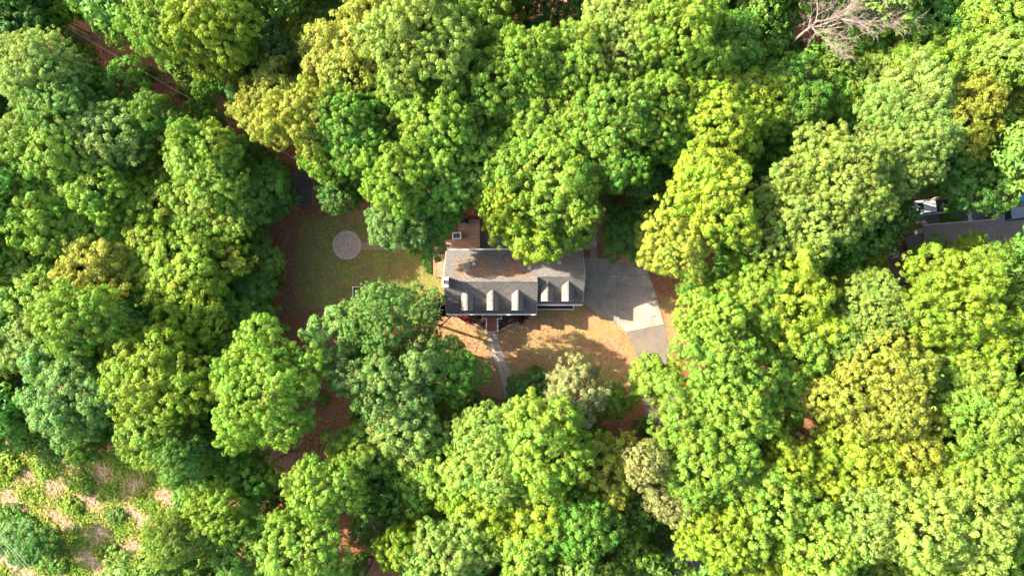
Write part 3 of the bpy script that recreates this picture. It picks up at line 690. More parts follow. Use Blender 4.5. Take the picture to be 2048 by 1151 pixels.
# ------------------------------------------------------------------ trees: crown and trunk variants
def unit(v): return v/np.maximum(np.linalg.norm(v, axis=1), 1e-9)[:,None]
def crown_mesh(name, seed, Rm, top, low, style):
    """crown centred on the origin, radius Rm; top / low = vertical half extents. Lobes -> puffs -> leaf quads"""
    rg = np.random.default_rng(seed)
    pr0, pr1, leaf0, leaf1, gap, jit, dens = style
    nl = max(11, int(9 + Rm*6.2)); lob = []
    ph = rg.uniform(0, 6.28, 4); amp = rg.uniform(0.10, 0.28, 4)
    def outline(a): return 1 + amp[0]*math.sin(2*a+ph[0]) + amp[1]*math.sin(3*a+ph[1]) + amp[2]*math.sin(5*a+ph[2]) + amp[3]*0.6*math.sin(8*a+ph[3])
    for i in range(nl):
        rho = math.sqrt((i+0.35)/nl)*0.80; a = i*2.39996 + rg.uniform(-0.4,0.4)
        k = outline(a); rl = (0.42 + Rm*rg.choice([0.06,0.10,0.14,0.19,0.25])*rg.uniform(0.85,1.15))*(1.08-0.25*rho)
        z = top*(1-rho**2.2)*rg.uniform(0.30,1.12) - rl*0.75 + (-low*0.25 if rho > 0.55 else 0)*rg.uniform(0,1)
        lob.append((rho*Rm*k*math.cos(a), rho*Rm*k*math.sin(a), z, rl))
    for i in range(int(nl*0.6)):                                  # lower skirt
        a = i*6.2832/(nl*0.6)+rg.uniform(-0.3,0.3); k = outline(a)
        rl = 0.5 + Rm*rg.uniform(0.10,0.22); rho = rg.uniform(0.55,0.82)
        lob.append((rho*Rm*k*math.cos(a), rho*Rm*k*math.sin(a), -low*rg.uniform(0.15,0.75), rl))
    lob = np.array(lob); PP, PN, PR = [], [], []
    for i, (x, y, z, rl) in enumerate(lob):
        pm = (pr0+pr1)/2; n = int(4*math.pi*rl*rl*0.78/(pm*pm*2.6))+4
        d = unit(rg.normal(0,1,(n*2,3))); d = d[d[:,2] > -0.45][:n]
        p = np.array([x,y,z]) + d*rl*rg.uniform(0.58,1.45,len(d))[:,None]*np.array([1,1,0.85])
        keep = np.ones(len(p), bool)
        for j, (x2,y2,z2,r2) in enumerate(lob):
            if j != i: keep &= np.linalg.norm(p-np.array([x2,y2,z2]), axis=1) > r2*0.80
        keep &= rg.uniform(0,1,len(p)) > gap
        PP.append(p[keep]); PN.append(d[keep]); PR.append(rg.uniform(pr0,pr1,keep.sum())*rg.choice([1,1,1.25,0.75],keep.sum()))
    PP = np.concatenate(PP); PN = np.concatenate(PN); PR = np.concatenate(PR)
    cnt = np.maximum(8, (dens*PR**2).astype(int)); idx = np.repeat(np.arange(len(PP)), cnt); n = len(idx)
    d = unit(rg.normal(0,1,(n,3)) + PN[idx]*0.75 + np.array([0,0,0.25]))
    pos = PP[idx] + d*(PR[idx]*rg.uniform(0.55,1.06,n)**0.8)[:,None]
    nrm = unit(d + PN[idx]*0.25 + np.array([0,0,0.18]) + rg.normal(0,jit,(n,3)))
    t = rg.normal(0,1,(n,3)); t -= nrm*(t*nrm).sum(1)[:,None]; t = unit(t); b = np.cross(nrm, t)
    L = rg.uniform(leaf0, leaf1, n)[:,None]; W = L*rg.uniform(0.5,0.8,n)[:,None]
    v = np.stack([pos-t*L*0.8-b*W*1.05, pos-t*L*0.8+b*W*1.05, pos+t*L*1.15], 1).reshape(-1,3)
    me = poly_mesh(name, v, n, M_LEAF, {'pv': rg.uniform(0,1,len(PP))[idx], 'lv': rg.uniform(0,1,n)}, 3)
    return me, lob
def trunk_mesh(name, seed, Hc, lob, r0, m=M_BARK):
    rg = random.Random(seed); mb = MB(); n = 6
    dx, dy = rg.uniform(-0.5,0.5), rg.uniform(-0.5,0.5); pts = []; rs = []
    for i in range(n+1):
        u = i/n; pts.append((dx*math.sin(u*2.4), dy*math.sin(u*2.0), -0.25+u*(Hc+0.5))); rs.append(r0*(1.25 if i == 0 else 1-0.72*u))
    mb.tube(pts, rs, 8)
    order = list(range(len(lob))); rg.shuffle(order)
    for i in order[:11]:
        x, y, z, rl = lob[i]; u = rg.uniform(0.45,0.85); k = u*n; a = Vector(pts[int(k)]).lerp(Vector(pts[min(n,int(k)+1)]), k-int(k))
        e = Vector((x,y,Hc+z+rl*0.45)); q = a.lerp(e,0.45)+Vector((0,0,0.10*(e-a).length)); rr = r0*0.42*(1-u*0.4)
        mb.tube([a, q, e], [rr, rr*0.6, rr*0.16], 5)
        for s in range(3):
            f = Vector((rg.uniform(-1,1),rg.uniform(-1,1),rg.uniform(0.1,1))).normalized()*rl*0.85
            b = q.lerp(e, rg.uniform(0.2,0.9)); mb.tube([b, b+f*0.55+Vector((0,0,0.08)), b+f], [rr*0.3, rr*0.18, rr*0.07], 4)
    me = mb.mesh(name); me.materials.append(m); return me

#        puff radii   leaf half-lengths  gap  jitter  density(leaves per puff r^2)
ST = {'round': (0.24,0.44, 0.064,0.112, 0.18, 0.36, 430),
      'clump': (0.26,0.50, 0.068,0.120, 0.32, 0.34, 390),
      'fine':  (0.19,0.34, 0.058,0.098, 0.22, 0.48, 500),
      'open':  (0.21,0.38, 0.064,0.112, 0.48, 0.48, 400)}
SIZES = {'S': (2.3, 1.5, 1.8, 9.0, 0.14), 'M': (3.3, 2.0, 2.6, 14.0, 0.22), 'L': (4.6, 2.6, 3.4, 17.0, 0.30), 'X': (6.2, 3.4, 4.2, 18.5, 0.38)}
PLAN = {'S': [('round',2),('clump',2),('fine',1),('open',1)], 'M': [('round',4),('clump',4),('fine',2),('open',1)],
        'L': [('round',3),('clump',3),('fine',2)], 'X': [('round',1),('clump',1)]}
VAR = {}; seed = 100
for sz, lst in PLAN.items():
    Rm, top, low, Hc, r0 = SIZES[sz]
    for stl, k in lst:
        for i in range(k):
            seed += 1; me, lob = crown_mesh('crown', seed, Rm, top, low, ST[stl]); tr = trunk_mesh('trunk', seed, Hc, lob, r0)
            VAR.setdefault((sz, stl), []).append((me, tr))
COL = {'G': (0.090,0.198,0.014), 'L': (0.156,0.262,0.018), 'Y': (0.185,0.270,0.010), 'B': (0.118,0.218,0.034), 'D': (0.062,0.155,0.016),
       'O': (0.212,0.238,0.020), 'T': (0.210,0.214,0.056), 'P': (0.178,0.262,0.038), 'N': (0.19,0.14,0.07)}
CN = {'G': 'mid green', 'L': 'light green', 'Y': 'bright yellow-green', 'B': 'bluish green', 'D': 'deep green', 'O': 'olive yellow', 'T': 'pale tan-green', 'P': 'pale sage green', 'N': 'brownish'}
FN = {'round': 'dense-crowned tree', 'clump': 'clumpy tree', 'fine': 'feathery tree', 'open': 'sparse tree'}
SN = {'S': 'small', 'M': 'mid-sized', 'L': 'large', 'X': 'very large'}
ZONES = [((1085,400),95,'overhanging the back roof of the house'), ((820,400),110,'beside the deck and garden path'), ((640,360),75,'next to the dark shed'),
         ((740,650),130,'on the dry ground left of the front stoop'), ((890,760),75,'beside the curved front path'), ((1330,755),50,'hanging over the asphalt drive'),
         ((1370,480),100,'leaning over the concrete driveway'), ((1150,800),130,'below the straw-coloured front lawn'), ((1440,690),120,'along the drive side of the woods'),
         ((1255,440),70,'in the shade behind the concrete driveway'), ((1700,70),110,'around the bleached dead tree'), ((1650,390),140,'behind the parked pickup truck'),
         ((1910,350),120,'over the neighbour drive'), ((1925,540),125,'in front of the neighbouring roof'), ((280,170),190,'along the bare strip under the overhead wire'),
         ((520,250),140,'at the end of the overhead wire strip'), ((460,500),110,'at the wire fence side of the back lawn'), ((520,780),150,'by the brown gap left of the front yard'),
         ((180,960),230,'bordering the weedy scrub clearing'), ((570,1000),120,'beside the glimpse of grey road'), ((1300,920),110,'around the bare leaning trunk'),
         ((1320,1090),120,'beside the sunlit dirt by the road'), ((1110,40),110,'around the dark gap in the canopy'), ((1650,850),110,'around the red earth openings')]
def zone(px, py):
    best, bd = None, 1.0
    for (c, r, t) in ZONES:
        d = math.hypot(px-c[0], py-c[1])/r
        if d < bd: best, bd = t, d
    if best: return best
    if px < 700: return 'in the wire-strip woods' if py < 600 else 'in woods between road and back lawn'
    if px < 1330: return 'in woods behind the house' if py < 575 else 'in woods between yard and road'
    return 'in woods behind the driveway' if py < 575 else 'in the asphalt-drive woods'
OPEN = [[(545,420),(600,400),(900,400),(960,430),(1190,440),(1330,480),(1385,560),(1385,740),(1360,860),(1270,860),(1250,790),(960,840),(870,840),(870,640),(640,620),(600,720),(700,760),(700,860),(620,900),(600,860),(500,690),(500,600),(545,500)],
        [(112,45),(165,28),(182,72),(225,62),(252,106),(290,110),(345,130),(386,165),(392,200),(440,205),(470,215),(540,290),(620,330),(640,420),(560,410),(540,330),(432,232),(378,246),(350,228),(338,178),(288,160),(272,118),(185,132),(178,92),(120,82)],
        [(-200,890),(130,910),(280,940),(370,1000),(280,1170),(-200,1200)],
        [(1770,370),(2100,370),(2100,450),(1890,500),(1840,570),(1770,570)], [(1020,0),(1190,0),(1180,50),(1040,60)],
        [(540,880),(610,880),(580,1040),(520,1040)], [(670,1070),(770,1070),(780,1160),(670,1160)], [(1230,1080),(1390,1080),(1390,1160),(1230,1160)], [(1190,330),(1330,330),(1330,500),(1190,500)],
        [(1610,760),(1660,760),(1640,860),(1570,950),(1560,900)], [(1600,20),(1800,20),(1800,110),(1600,110)], [(1255,800),(1330,800),(1320,900),(1260,900)],
        [(1500,140),(1420,150),(1380,120),(1400,135)]]
opens = [[(float(a), float(b)) for a, b in q] for q in OPEN]
covered = []; ALLT = []; TCOL = {}
TR = random.Random(5); ntree = 0
def tree(px, py, r, col, stl=None, h=None, size=None, label=None, trunk_m=None, zf=None):
    global ntree
    sz = size or ('S' if r < 47 else 'M' if r < 66 else 'L' if r < 92 else 'X')
    Rm, top, low, Hc, r0 = SIZES[sz]
    if stl is None: stl = TR.choice({'Y':['clump','clump','round'],'O':['clump','clump','fine'],'T':['open','clump'],'P':['fine','round','fine'],'B':['round','fine','clump'],'D':['round','clump']}.get(col, ['round','clump','round']))
    if (sz, stl) not in VAR: stl = 'clump'
    if h is None: h = (Hc+top)*TR.uniform(0.9,1.12)*(0.8 if col == 'D' else 1)
    kz = h/(Hc+top); zc = kz*(Hc+top*0.25)
    pt_ = np.array([[px, py]]); sd_ = max(poly_sd(pt_, o)[0] for o in opens)
    st_ = max(poly_sd(pt_, o)[0] for o in opens[1:3])
    re_ = max(r*0.62, min(r*1.17, -st_ - 0.06*r)) if -1.6*r < st_ < 0 else r*1.0 if (sd_ > 0 or r >= 100) else max(r*0.80, min(r*1.17, -sd_ + 0.2*r))
    p = P(px, py, zc); k = M(re_, zc)/Rm
    me, tr = TR.choice(VAR[(sz, stl)])
    t = empty('broadleaf_tree', (p.x, p.y, 0), TR.uniform(0, 6.283)); t.scale = (k, k, kz if zf is None else zf)
    z = zone(px, py)
    lb = label or f"{SN[sz]} {CN[col]} {FN[stl]} {z}"
    tag(t, lb, 'tree', 'trees ' + z)
    a = link('trunk', tr, t); c = link('crown', me, t); c.location = (0,0,Hc)
    base = COL[col]; q = TR.uniform(0.88,1.14)
    c.color = (base[0]*q*TR.uniform(0.93,1.07), base[1]*q, base[2]*q*TR.uniform(0.8,1.2), 1)
    covered.append((px, py, r)); ntree += 1; ALLT.append(t); TCOL[t.name] = col
    return t
TREES = """
48 125 88 P; 5 45 52 D; 140 128 44 G; 100 205 72 B; 88 12 36 G; 132 14 30 Y; 237 174 46 G; 300 45 66 L; 196 28 46 P; 412 38 66 Y; 432 84 48 Y
525 78 46 B; 356 118 36 P; 298 228 54 G; 210 262 60 P; 92 255 52 L; 25 225 42 G; 40 280 50 L; 416 168 36 G; 404 228 26 G; 480 118 50 D; 488 176 46 O
372 272 60 L; 420 290 60 L; 604 58 46 O; 698 96 82 O; 598 122 42 D; 690 14 60 D 10; 560 20 40 D; 826 64 92 P; 880 50 70 L; 960 40 62 L; 1010 15 46 L
812 168 66 L; 872 176 56 L; 738 176 42 B; 536 188 60 O; 596 232 66 O; 690 250 66 G; 768 238 56 B; 868 252 70 L; 958 228 56 L; 1000 158 72 L
1085 20 38 D 9; 1158 22 34 D 9; 1060 108 76 L; 1160 112 72 L; 1085 200 72 L; 1250 62 90 P; 1368 52 92 L; 1402 92 62 G; 1470 86 52 G; 1490 30 42 D
1204 160 44 L; 1232 216 66 L; 1312 208 72 L; 1334 262 50 G; 1440 222 78 Y; 1512 200 62 Y; 1180 262 62 L
1742 46 78 G 11; 1862 36 56 D; 1590 112 50 D 8; 1592 190 62 G; 1664 196 46 G; 1645 236 44 D; 1700 172 38 Y 11; 1764 152 52 P 12; 1782 200 38 Y; 1872 118 62 L
1932 58 46 O; 2002 28 60 L; 2024 104 52 P; 1972 140 42 O; 1850 190 62 P; 1942 232 62 O; 1830 262 72 P; 2022 212 46 P; 1556 212 38 Y
92 304 56 L; 28 352 60 L; 108 362 60 L; 172 372 52 L; 205 308 46 P; 270 330 46 Y; 304 410 52 Y 13; 250 398 36 Y 13; 408 322 86 L 16; 404 402 70 L 13; 484 388 60 G 12
50 432 56 L; 112 424 52 L; 188 404 46 G 14; 182 470 52 L 14; 30 500 52 L; 50 545 42 L; 170 542 56 O; 232 562 40 O; 288 480 56 Y 13; 330 552 78 Y 14; 402 522 60 Y 11; 486 520 50 G 7; 505 590 42 G 7; 500 655 44 G 8; 468 706 44 G 11
240 498 42 D; 642 322 64 L; 682 378 52 D 12; 536 348 52 G 11; 556 402 48 D 9; 780 350 84 L; 866 330 76 G; 866 414 62 G 13; 790 432 62 B 15; 844 452 50 G 12; 960 322 60 L
1008 402 68 Y 17; 1100 332 84 L 18; 1152 396 70 L 17; 1052 456 62 Y 15; 1140 454 50 L 13; 1024 348 60 L; 1250 328 60 G; 1284 342 50 D; 1256 462 46 D 7; 1300 400 36 D 8
1418 318 62 Y; 1432 388 74 Y; 1366 482 88 O; 1318 470 44 O; 1486 462 48 G; 1502 386 42 D; 1690 346 98 P; 1622 432 100 P; 1820 312 66 P; 1850 336 36 G
1922 338 60 D; 1992 372 56 D; 1950 282 60 D; 1796 440 36 D 12; 1797 396 26 D 8; 1926 598 96 Y; 1946 494 33 Y; 1988 585 46 Y; 1866 522 36 G 8; 1694 542 36 Y; 1744 522 36 Y; 2040 300 40 G
60 602 60 L; 50 692 56 P; 140 640 66 L; 122 780 82 B; 230 720 62 L; 300 760 82 Y; 200 800 46 L; 302 832 70 L; 352 642 62 Y 13; 424 650 56 G 10; 18 622 42 D; 8 772 38 N; 10 690 36 G; 242 640 54 D
520 782 112 L; 750 636 82 B; 672 682 62 B; 834 612 40 B 8; 770 780 88 B; 892 742 62 G 15; 882 822 40 Y; 800 852 62 P; 940 812 28 D 6
1064 782 36 D 9; 982 832 30 D 9; 1150 792 62 T; 1224 802 42 L; 1308 756 44 L; 1432 642 82 L; 1442 722 86 L; 1386 822 84 L; 1482 802 80 L; 1506 602 70 L; 1400 570 40 G
1602 602 76 Y; 1760 622 78 P; 1702 682 62 B; 1622 702 50 L; 1768 772 90 O; 1958 682 72 Y; 1962 762 66 P; 1892 830 46 Y; 1868 742 48 G; 1992 832 80 L; 1552 762 62 L; 1562 832 60 L
58 882 50 Y 7; 160 898 52 B; 352 922 80 B; 434 938 60 G; 332 1092 78 P; 424 1042 76 L; 482 1102 60 G; 300 872 56 L; 40 1090 42 D 5
642 982 88 L; 602 1112 76 L; 722 902 60 L; 744 942 40 Y; 742 1042 46 B; 832 952 52 L; 850 1000 42 L; 912 942 54 L; 960 1030 60 Y; 832 1062 46 Y; 800 1104 56 Y; 902 1112 70 P
500 962 56 G; 530 1022 46 D; 548 1082 40 G; 1000 912 82 P; 1090 900 78 L; 1050 962 60 L; 1070 1052 60 Y; 1060 1112 52 L; 1162 1062 56 G; 1142 1012 36 O
1222 952 62 O; 1212 1004 46 O; 1352 982 56 T; 1256 1052 30 Y; 1320 1062 44 D 9; 1270 1012 32 G; 1420 932 82 L; 1462 982 44 D; 1190 1102 40 T; 1262 1122 50 L
1442 1082 76 Y; 1522 1002 62 L; 1502 1112 62 Y; 1592 932 70 Y; 1652 982 70 Y; 1562 1022 70 L; 1722 932 70 Y; 1772 982 62 L; 1832 902 60 O; 1882 962 62 Y; 1982 962 70 L; 1962 1062 82 P
2032 1022 52 L; 1852 1062 76 P; 1742 1062 66 P; 1662 1092 70 L; 1582 1122 60 Y; 1922 1132 60 L; 1822 1132 60 L; 2034 902 52 L; 2034 1112 60 L
"""
for row in TREES.replace('\n', ';').split(';'):
    q = row.split()
    if not q: continue
    tree(float(q[0]), float(q[1]), float(q[2]), q[3], h=float(q[4]) if len(q) > 4 else None)
# pale leaning-looking tree whose bare trunk shows
tt = tree(1296, 930, 52, 'T', 'open', h=21, size='M', label='thin pale tree whose bare trunk shows over brown leaf litter')
for ch_ in tt.children:
    if ch_.name.startswith('trunk'): ch_.data = ch_.data.copy(); ch_.data.materials.clear(); ch_.data.materials.append(M_DEADBARK)

# understorey filling the wood where no crown stands, and the wood going on past the frame
fr = random.Random(9)
LOWV = []
for i in range(4):
    me, lob = crown_mesh('low', 700+i, 3.2, 2.2, 2.4, (0.45,0.75, 0.19,0.30, 0.2, 0.35, 36)); n_ = len(me.vertices)
    co = np.empty(n_*3, np.float32); me.vertices.foreach_get('co', co); LOWV.append(co.reshape(-1,3)); bpy.data.meshes.remove(me)
def wood_mass(name, spots, label, cat):
    V, PV, LV, CR, mb = [], [], [], [], MB()
    for (x, y, r, h, cl) in spots:
        v = LOWV[fr.randrange(4)]; zc = h-2.2; p = P(x, y, zc); k = M(r, zc)/3.2; a = fr.uniform(0,6.28); ca, sa = math.cos(a)*k, math.sin(a)*k
        V.append(np.stack([v[:,0]*ca-v[:,1]*sa+p.x, v[:,0]*sa+v[:,1]*ca+p.y, v[:,2]+zc], 1)); n = len(v)//3
        PV.append(np.full(n, fr.random())); LV.append(np.random.default_rng(int(x)+9999).uniform(0,1,n)); CR.append(n)
        mb.tube([(p.x,p.y,-0.2),(p.x+0.2,p.y,zc*0.6),(p.x,p.y,zc)],[0.2,0.15,0.06],6)
    V = np.concatenate(V); n = len(V)//3
    t = stuff(empty(name), label, cat)
    c = stuff(link('crowns', poly_mesh('crowns', V, n, M_LEAF, {'pv': np.concatenate(PV), 'lv': np.concatenate(LV)}, 3), t)); c.color = (0.10,0.205,0.02,1)
    stuff(mb.build('trunks', M_BARK, t))
fills, outer = [], []
for gy in range(-20, 1200, 50):
    for gx in range(-20, 2090, 50):
        x, y = gx+fr.uniform(-18,18), gy+fr.uniform(-18,18)
        pt = np.array([[x,y]])
        if any(poly_sd(pt, o)[0] > -22 for o in opens): continue
        if any(math.hypot(x-a, y-b) < r*0.72 for a, b, r in covered+[(q[0],q[1],q[2]) for q in fills]): continue
        fills.append((x, y, fr.uniform(38,52), fr.uniform(5.5,7.5) if 240 < x < 570 and 300 < y < 720 else fr.uniform(9,13), 'D'))
for k in range(900):
    x, y = fr.uniform(-420,2300), fr.uniform(-260,1400)
    if -40 < x < 2090 and -40 < y < 1190: continue
    if y > 880 and x < 120: continue
    if any(math.hypot(x-a, y-b) < (r+60)*0.62 for a, b, r in covered+[(q[0],q[1],q[2]) for q in outer]): continue
    outer.append((x, y, fr.uniform(60,84), fr.uniform(15,20), 'G'))
wood_mass('understorey', fills, 'low dark green understorey filling gaps beneath the tall trees', 'understorey')
wood_mass('surrounding_woods', outer, 'woods going on beyond the yard on every side', 'woods')
by = {}
for t in ALLT: by.setdefault(t['label'], []).append(t)
taken = {l for l, ts in by.items() if len(ts) == 1}
for lb, ts in by.items():
    if len(ts) < 2: continue
    for t in ts:
        near = [CN[TCOL[u.name]] for u in sorted(ALLT, key=lambda u: (u.location-t.location).length)[1:5]]
        cand = [f"{lb}, touching {n1} neighbour" for n1 in near[:2] if n1 != CN[TCOL[t.name]]] + [f"{lb}, between {n1} and {n2} neighbours" for i1, n1 in enumerate(near[:3]) for n2 in near[i1+1:4]]
        cand = [c for c in cand if len(c.split()) <= 16]
        pick = next((c for c in cand if c not in taken), None)
        if pick: t['label'] = pick; taken.add(pick)
print(len(fills), len(outer))
print('trees', ntree)

# ------------------------------------------------------------------ dead tree
def dead_tree(px, py, label):
    t = tag(empty('dead_tree', P(px, py)), label, 'tree'); rg = random.Random(4)
    limbs = []
    tr = [(0,0,-0.3),(0.3,0.1,6.0),(0.5,0.35,11.0),(0.8,0.5,15.0)]
    MB().tube(tr, [0.24,0.19,0.15,0.11], 8).build('trunk', M_DEADBARK, t)
    def grow(mb, p, d, L, r, lvl):
        n = 4; pts = [p]; rs = [r]; q = p; dd = d
        for i in range(n):
            dd = (dd + Vector((rg.uniform(-1,1),rg.uniform(-1,1),rg.uniform(-0.5,0.7)))*0.34).normalized(); q = q + dd*L/n; pts.append(q); rs.append(r*(1-0.72*(i+1)/n))
        mb.tube(pts, rs, 5 if lvl < 2 else 4)
        if lvl >= 4: return
        for i in range(1, n+1):
            for _ in range(2 if lvl < 3 else rg.choice([1,2])):
                s = Vector((rg.uniform(-1,1),rg.uniform(-1,1),rg.uniform(-0.4,0.9))).normalized()
                grow(mb, pts[i], (dd*0.9+s*0.8).normalized(), L*rg.uniform(0.38,0.6), max(0.016, rs[i]*0.72), lvl+1)
    top = Vector(tr[-1])
    dirs = [((1,0.25,0.25),6.0,0.075), ((1,0.02,0.3),6.6,0.085), ((0.95,-0.35,0.2),6.0,0.075), ((0.75,-0.6,0.4),3.6,0.07), ((0.35,0.95,0.45),4.4,0.065), ((-0.2,0.7,0.6),3.2,0.07), ((-0.6,-0.3,0.5),2.2,0.06), ((0.9,-0.15,0.7),4.8,0.08)]
    for i, (d, L, r) in enumerate(dirs):
        mb = MB(); s = Vector(tr[2]).lerp(top, rg.uniform(0.3,1.0)); grow(mb, s, Vector(d).normalized(), L, r, 1 if i < 6 else 2)
        mb.build('limb', M_DEADBARK, t)
dead_tree(1522, 138, 'bleached bare dead tree with spreading leafless branches above the green woods')

# ------------------------------------------------------------------ shrubs and scrub
def shrub(px, py, r, col, label, z=0.0, hk=0.8, cat='shrub', group=None):
    rg = np.random.default_rng(int(px*7+py)); Rm = M(r)
    key = ('shrub', rg.integers(0,3))
    t = tag(empty('shrub', P(px, py, 0)), label, cat, group)
    if key not in VAR:
        me, lob = crown_mesh('foliage', 900+int(key[1]), 1.0, 0.9, 0.5, (0.20,0.36,0.09,0.17,0.28,0.55,190)); mb = MB()
        for i in range(6):
            a = i*1.05; mb.tube([(0,0,-0.1),(0.25*math.cos(a),0.25*math.sin(a),0.4),(0.5*math.cos(a),0.5*math.sin(a),0.8)],[0.03,0.025,0.012],5)
        VAR[key] = (me, mb.mesh('stem')); VAR[key][1].materials.append(M_BARK)
    f = link('foliage', VAR[key][0], t); f.location = (0,0,0.55); link('stem', VAR[key][1], t)
    t.scale = (Rm, Rm, Rm*hk+0.25); t.rotation_euler.z = rg.uniform(0,6.28); f.color = (*(COL[col] if isinstance(col, str) else col), 1); return t
shrub(932, 634, 7, (0.30,0.018,0.02), 'bright red-leaved shrub in the stone-edged bed by the house')
shrub(1043, 637, 5, (0.10,0.012,0.018), 'dark red shrub in the shaded bed right of the stoop')
shrub(858, 522, 9, 'D', 'dark green bush beside the deck railing')
shrub(1896, 414, 20, 'G', 'rounded green bush behind the red wheeled bin')
shrub(858, 536, 7, 'D', 'small green bush near the white chimney')
shrub(1068, 745, 10, 'G', 'little leafy sapling alone on the straw-coloured lawn', hk=1.6)
bs = [(172,965,14,'L'),(235,1030,12,'B'),(95,930,16,'L'),(40,1060,26,'G'),(85,1085,24,'G'),(20,1035,20,'G'),(110,1120,20,'G'),(230,1110,18,'P'),(15,930,20,'Y'),(150,1010,12,'L')]
for x, y, r, cl in bs: shrub(x, y, r, cl, f'{CN[cl]} bush growing in the weedy scrub clearing', hk=0.38, group='bushes in the weedy clearing')
# weeds, dry stalks and leaf litter nobody could count
def in_poly_points(rg, n, pxpoly, shrink=0.0):
    poly = [tuple(P(*q)[:2]) for q in pxpoly]; xs = [q[0] for q in poly]; ys = [q[1] for q in poly]
    p = np.stack([rg.uniform(min(xs),max(xs),n), rg.uniform(min(ys),max(ys),n)], 1); return p[poly_sd(p, poly) > shrink]
def m_weed():
    m, nt, b = mat('weeds', 0.8, 0.15)
    nt.links.new(ramp(nt, attr(nt,'pv'), [(0.0,(0.10,0.20,0.02)),(0.40,(0.21,0.28,0.025)),(0.55,(0.32,0.28,0.08)),(0.75,(0.46,0.32,0.18)),(1.0,(0.58,0.42,0.30))]), b.inputs['Base Color']); return m
M_WEED = m_weed()
rg = np.random.default_rng(77)
ct = in_poly_points(rg, 9000, SCRUB, -1.5); m_ = 12
cl = np.clip(0.50+0.24*np.sin(ct[:,0]*1.3+1.3*np.sin(ct[:,1]*0.9))+0.24*np.sin(ct[:,1]*1.6+ct[:,0]*0.6)+rg.normal(0,0.2,len(ct)), 0, 1)
ix = np.repeat(np.arange(len(ct)), m_); n = len(ix); hh = np.where(cl[ix] < 0.5, 0.45, 0.3)
d = unit(np.stack([rg.normal(0,1,n), rg.normal(0,1,n), rg.uniform(0.2,1.2,n)], 1)); pos = np.concatenate([ct, np.zeros((len(ct),1))], 1)[ix] + d*hh[:,None]*rg.uniform(0.3,1.0,n)[:,None]
nr = unit(rg.normal(0,0.6,(n,3))+np.array([0,0,1.0])); t_ = rg.normal(0,1,(n,3)); t_ -= nr*(t_*nr).sum(1)[:,None]; t_ = unit(t_); b_ = np.cross(nr, t_)
L = np.where(cl[ix] < 0.5, 0.11, 0.17)[:,None]*rg.uniform(0.7,1.3,(n,1)); W = np.where(cl[ix] < 0.5, 0.07, 0.022)[:,None]
v = np.stack([pos-t_*L, pos-b_*W, pos+t_*L, pos+b_*W], 1).reshape(-1,3)
stuff(link('weeds', poly_mesh('weeds', v, n, M_WEED, {'pv': np.clip(cl[ix]+rg.normal(0,0.08,n),0,1)})), 'tangle of green weeds and dry stalks covering the clearing', 'weeds')
LIT = [[(500,860),(640,860),(620,1050),(500,1050)], [(560,400),(900,430),(880,640),(850,780),(700,900),(560,900)], [(850,630),(1250,640),(1380,560),(1370,740),(1290,900),(1000,820),(850,760)], [(90,20),(460,230),(640,330),(600,420),(330,230),(100,90)], [(1180,330),(1330,330),(1330,520),(1180,470)], [(1020,0),(1190,0),(1180,60),(1040,60)]]
pts = np.concatenate([in_poly_points(rg, 9000, q) for q in LIT])
hx0, hx1, hy0, hy1 = XL, XR, YF, YB
pts = pts[~((pts[:,0] > 14.0) & (pts[:,0] < 21.0) & (pts[:,1] < -4.5) & (rg.uniform(0,1,len(pts)) < 0.93))]
pts = pts[~((pts[:,0] > hx0-0.5) & (pts[:,0] < 20.0) & (pts[:,1] > -6.2) & (pts[:,1] < 8.5) & ((pts[:,1] > hy0) | (pts[:,0] > 9.0)))]
g_ = rg.normal(0,1,(1500,2)); c0 = P(1255,510); pts = np.concatenate([pts, np.stack([c0.x+g_[:,0]*1.3, c0.y+g_[:,1]*0.6], 1)])
n = len(pts); v, n, a_, b_ = scatter_quads(n, lambda r_, k_: (np.concatenate([pts, np.full((len(pts),1),0.068)], 1), np.tile(np.array([[0,0,1.0]]), (len(pts),1))), 0.05, 0.13, 8)
stuff(link('fallen_leaves', poly_mesh('fallen_leaves', v, n, M_DROP, {'pv': a_, 'lv': b_})), 'dry brown leaves scattered over the yard and wood floor', 'leaves')

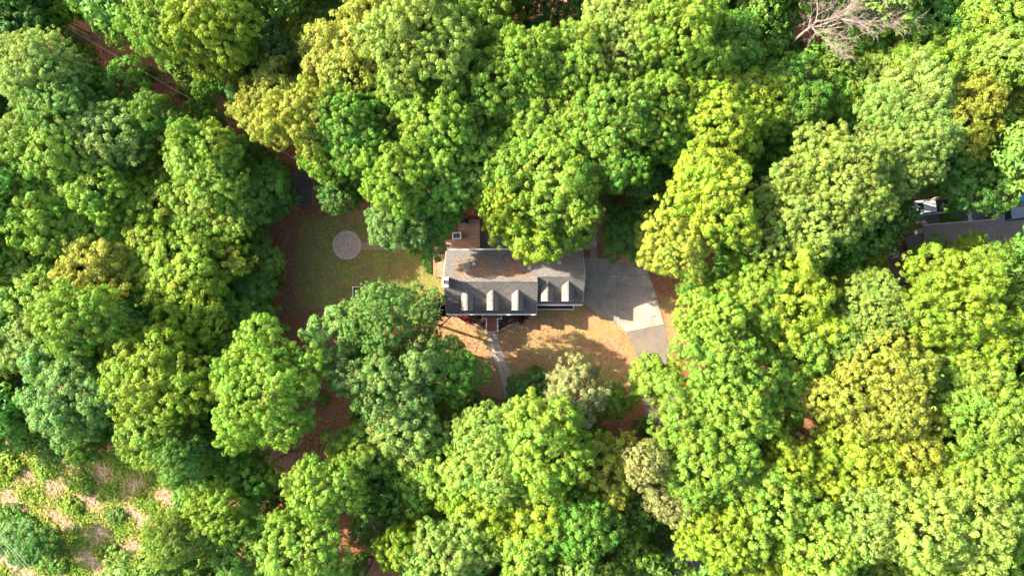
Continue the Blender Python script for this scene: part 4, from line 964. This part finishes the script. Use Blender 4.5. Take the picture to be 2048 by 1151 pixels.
fb = random.Random(21)
for i, (x, y) in enumerate([(640,740),(610,800),(660,850),(560,660),(530,610),(575,470),(260,150),(330,165),(360,215),(1230,430),(1260,480),(1290,830),(1100,40),(720,1110),(600,1010),(690,800)]):
    a = fb.uniform(0,6.28); L = fb.uniform(1.4,3.2); p = P(x,y,0.06); d = Vector((math.cos(a),math.sin(a),0)); nn = Vector((-d.y,d.x,0)); mb = MB()
    mid = p+d*L*0.5+nn*fb.uniform(-0.25,0.25); mb.tube([p, mid, p+d*L], [0.07,0.05,0.02], 6)
    for k in range(3):
        q = p.lerp(p+d*L, fb.uniform(0.3,0.85)); e = q+(d*0.6+nn*fb.choice([-1,1]))*fb.uniform(0.4,0.8)+Vector((0,0,0.12)); mb.tube([q, e], [0.03,0.01], 5)
    tag(mb.build('fallen_branch', M_DEADBARK), 'bare fallen branch lying on the brown leaf litter', 'branch', 'fallen branches on the wood floor')
for x, y, r, cl in [(560,560,8,'L'),(648,795,8,'L'),(1215,405,12,'G'),(1235,370,12,'D'),(1275,430,12,'G'),(940,830,12,'G'),(905,795,8,'G'),(1285,850,12,'G'),(1300,880,10,'G'),
                    (300,150,9,'G'),(370,185,10,'G'),(150,75,9,'G'),(720,1120,12,'G'),(745,1090,10,'D'),(1310,1110,12,'G')]:
    shrub(x, y, r, cl, f'{CN[cl]} sapling rising from brown leaf litter between the trees', hk=0.9, group='saplings on the wood floor')
# small finishing pieces: stone ring of the round patio, vent pipes on the back roof slope
c = MB(); c0 = P(694,490)
for i in range(46):
    a = i*2*math.pi/46; r_ = 1.70 + fb.uniform(-0.05,0.05)
    c.ball((c0.x+r_*math.cos(a), c0.y+r_*math.sin(a), 0.05), (0.13*fb.uniform(0.8,1.15),0.12*fb.uniform(0.8,1.15),0.07), 6, 4, 0.15)
stuff(c.build('edging_stones', M_STONE, rp))
c = MB()
for i in range(90):
    a, r_ = fb.uniform(0,6.283), 1.55*math.sqrt(fb.random())
    c.ball((c0.x+r_*math.cos(a), c0.y+r_*math.sin(a), 0.05), (fb.uniform(0.06,0.15),fb.uniform(0.06,0.15),0.025), 6, 3, 0.2)
stuff(c.build('loose_stones', M_GRAVEL, rp))
for x, y in ((2.05, 2.35), (5.6, 3.0)):
    z = EZ + (YB-y); p = hb(MB().tube([(x,y,z-0.1),(x,y,z+0.42)],0.06,8), 'vent_pipe', M_DARKW)
    hb(MB().slab([(x-0.2,y-0.2,z+0.2+0.012),(x+0.2,y-0.2,z+0.2+0.012),(x+0.2,y+0.2,z-0.2+0.012),(x-0.2,y+0.2,z-0.2+0.012)],0.008), 'flashing', M_GREY)
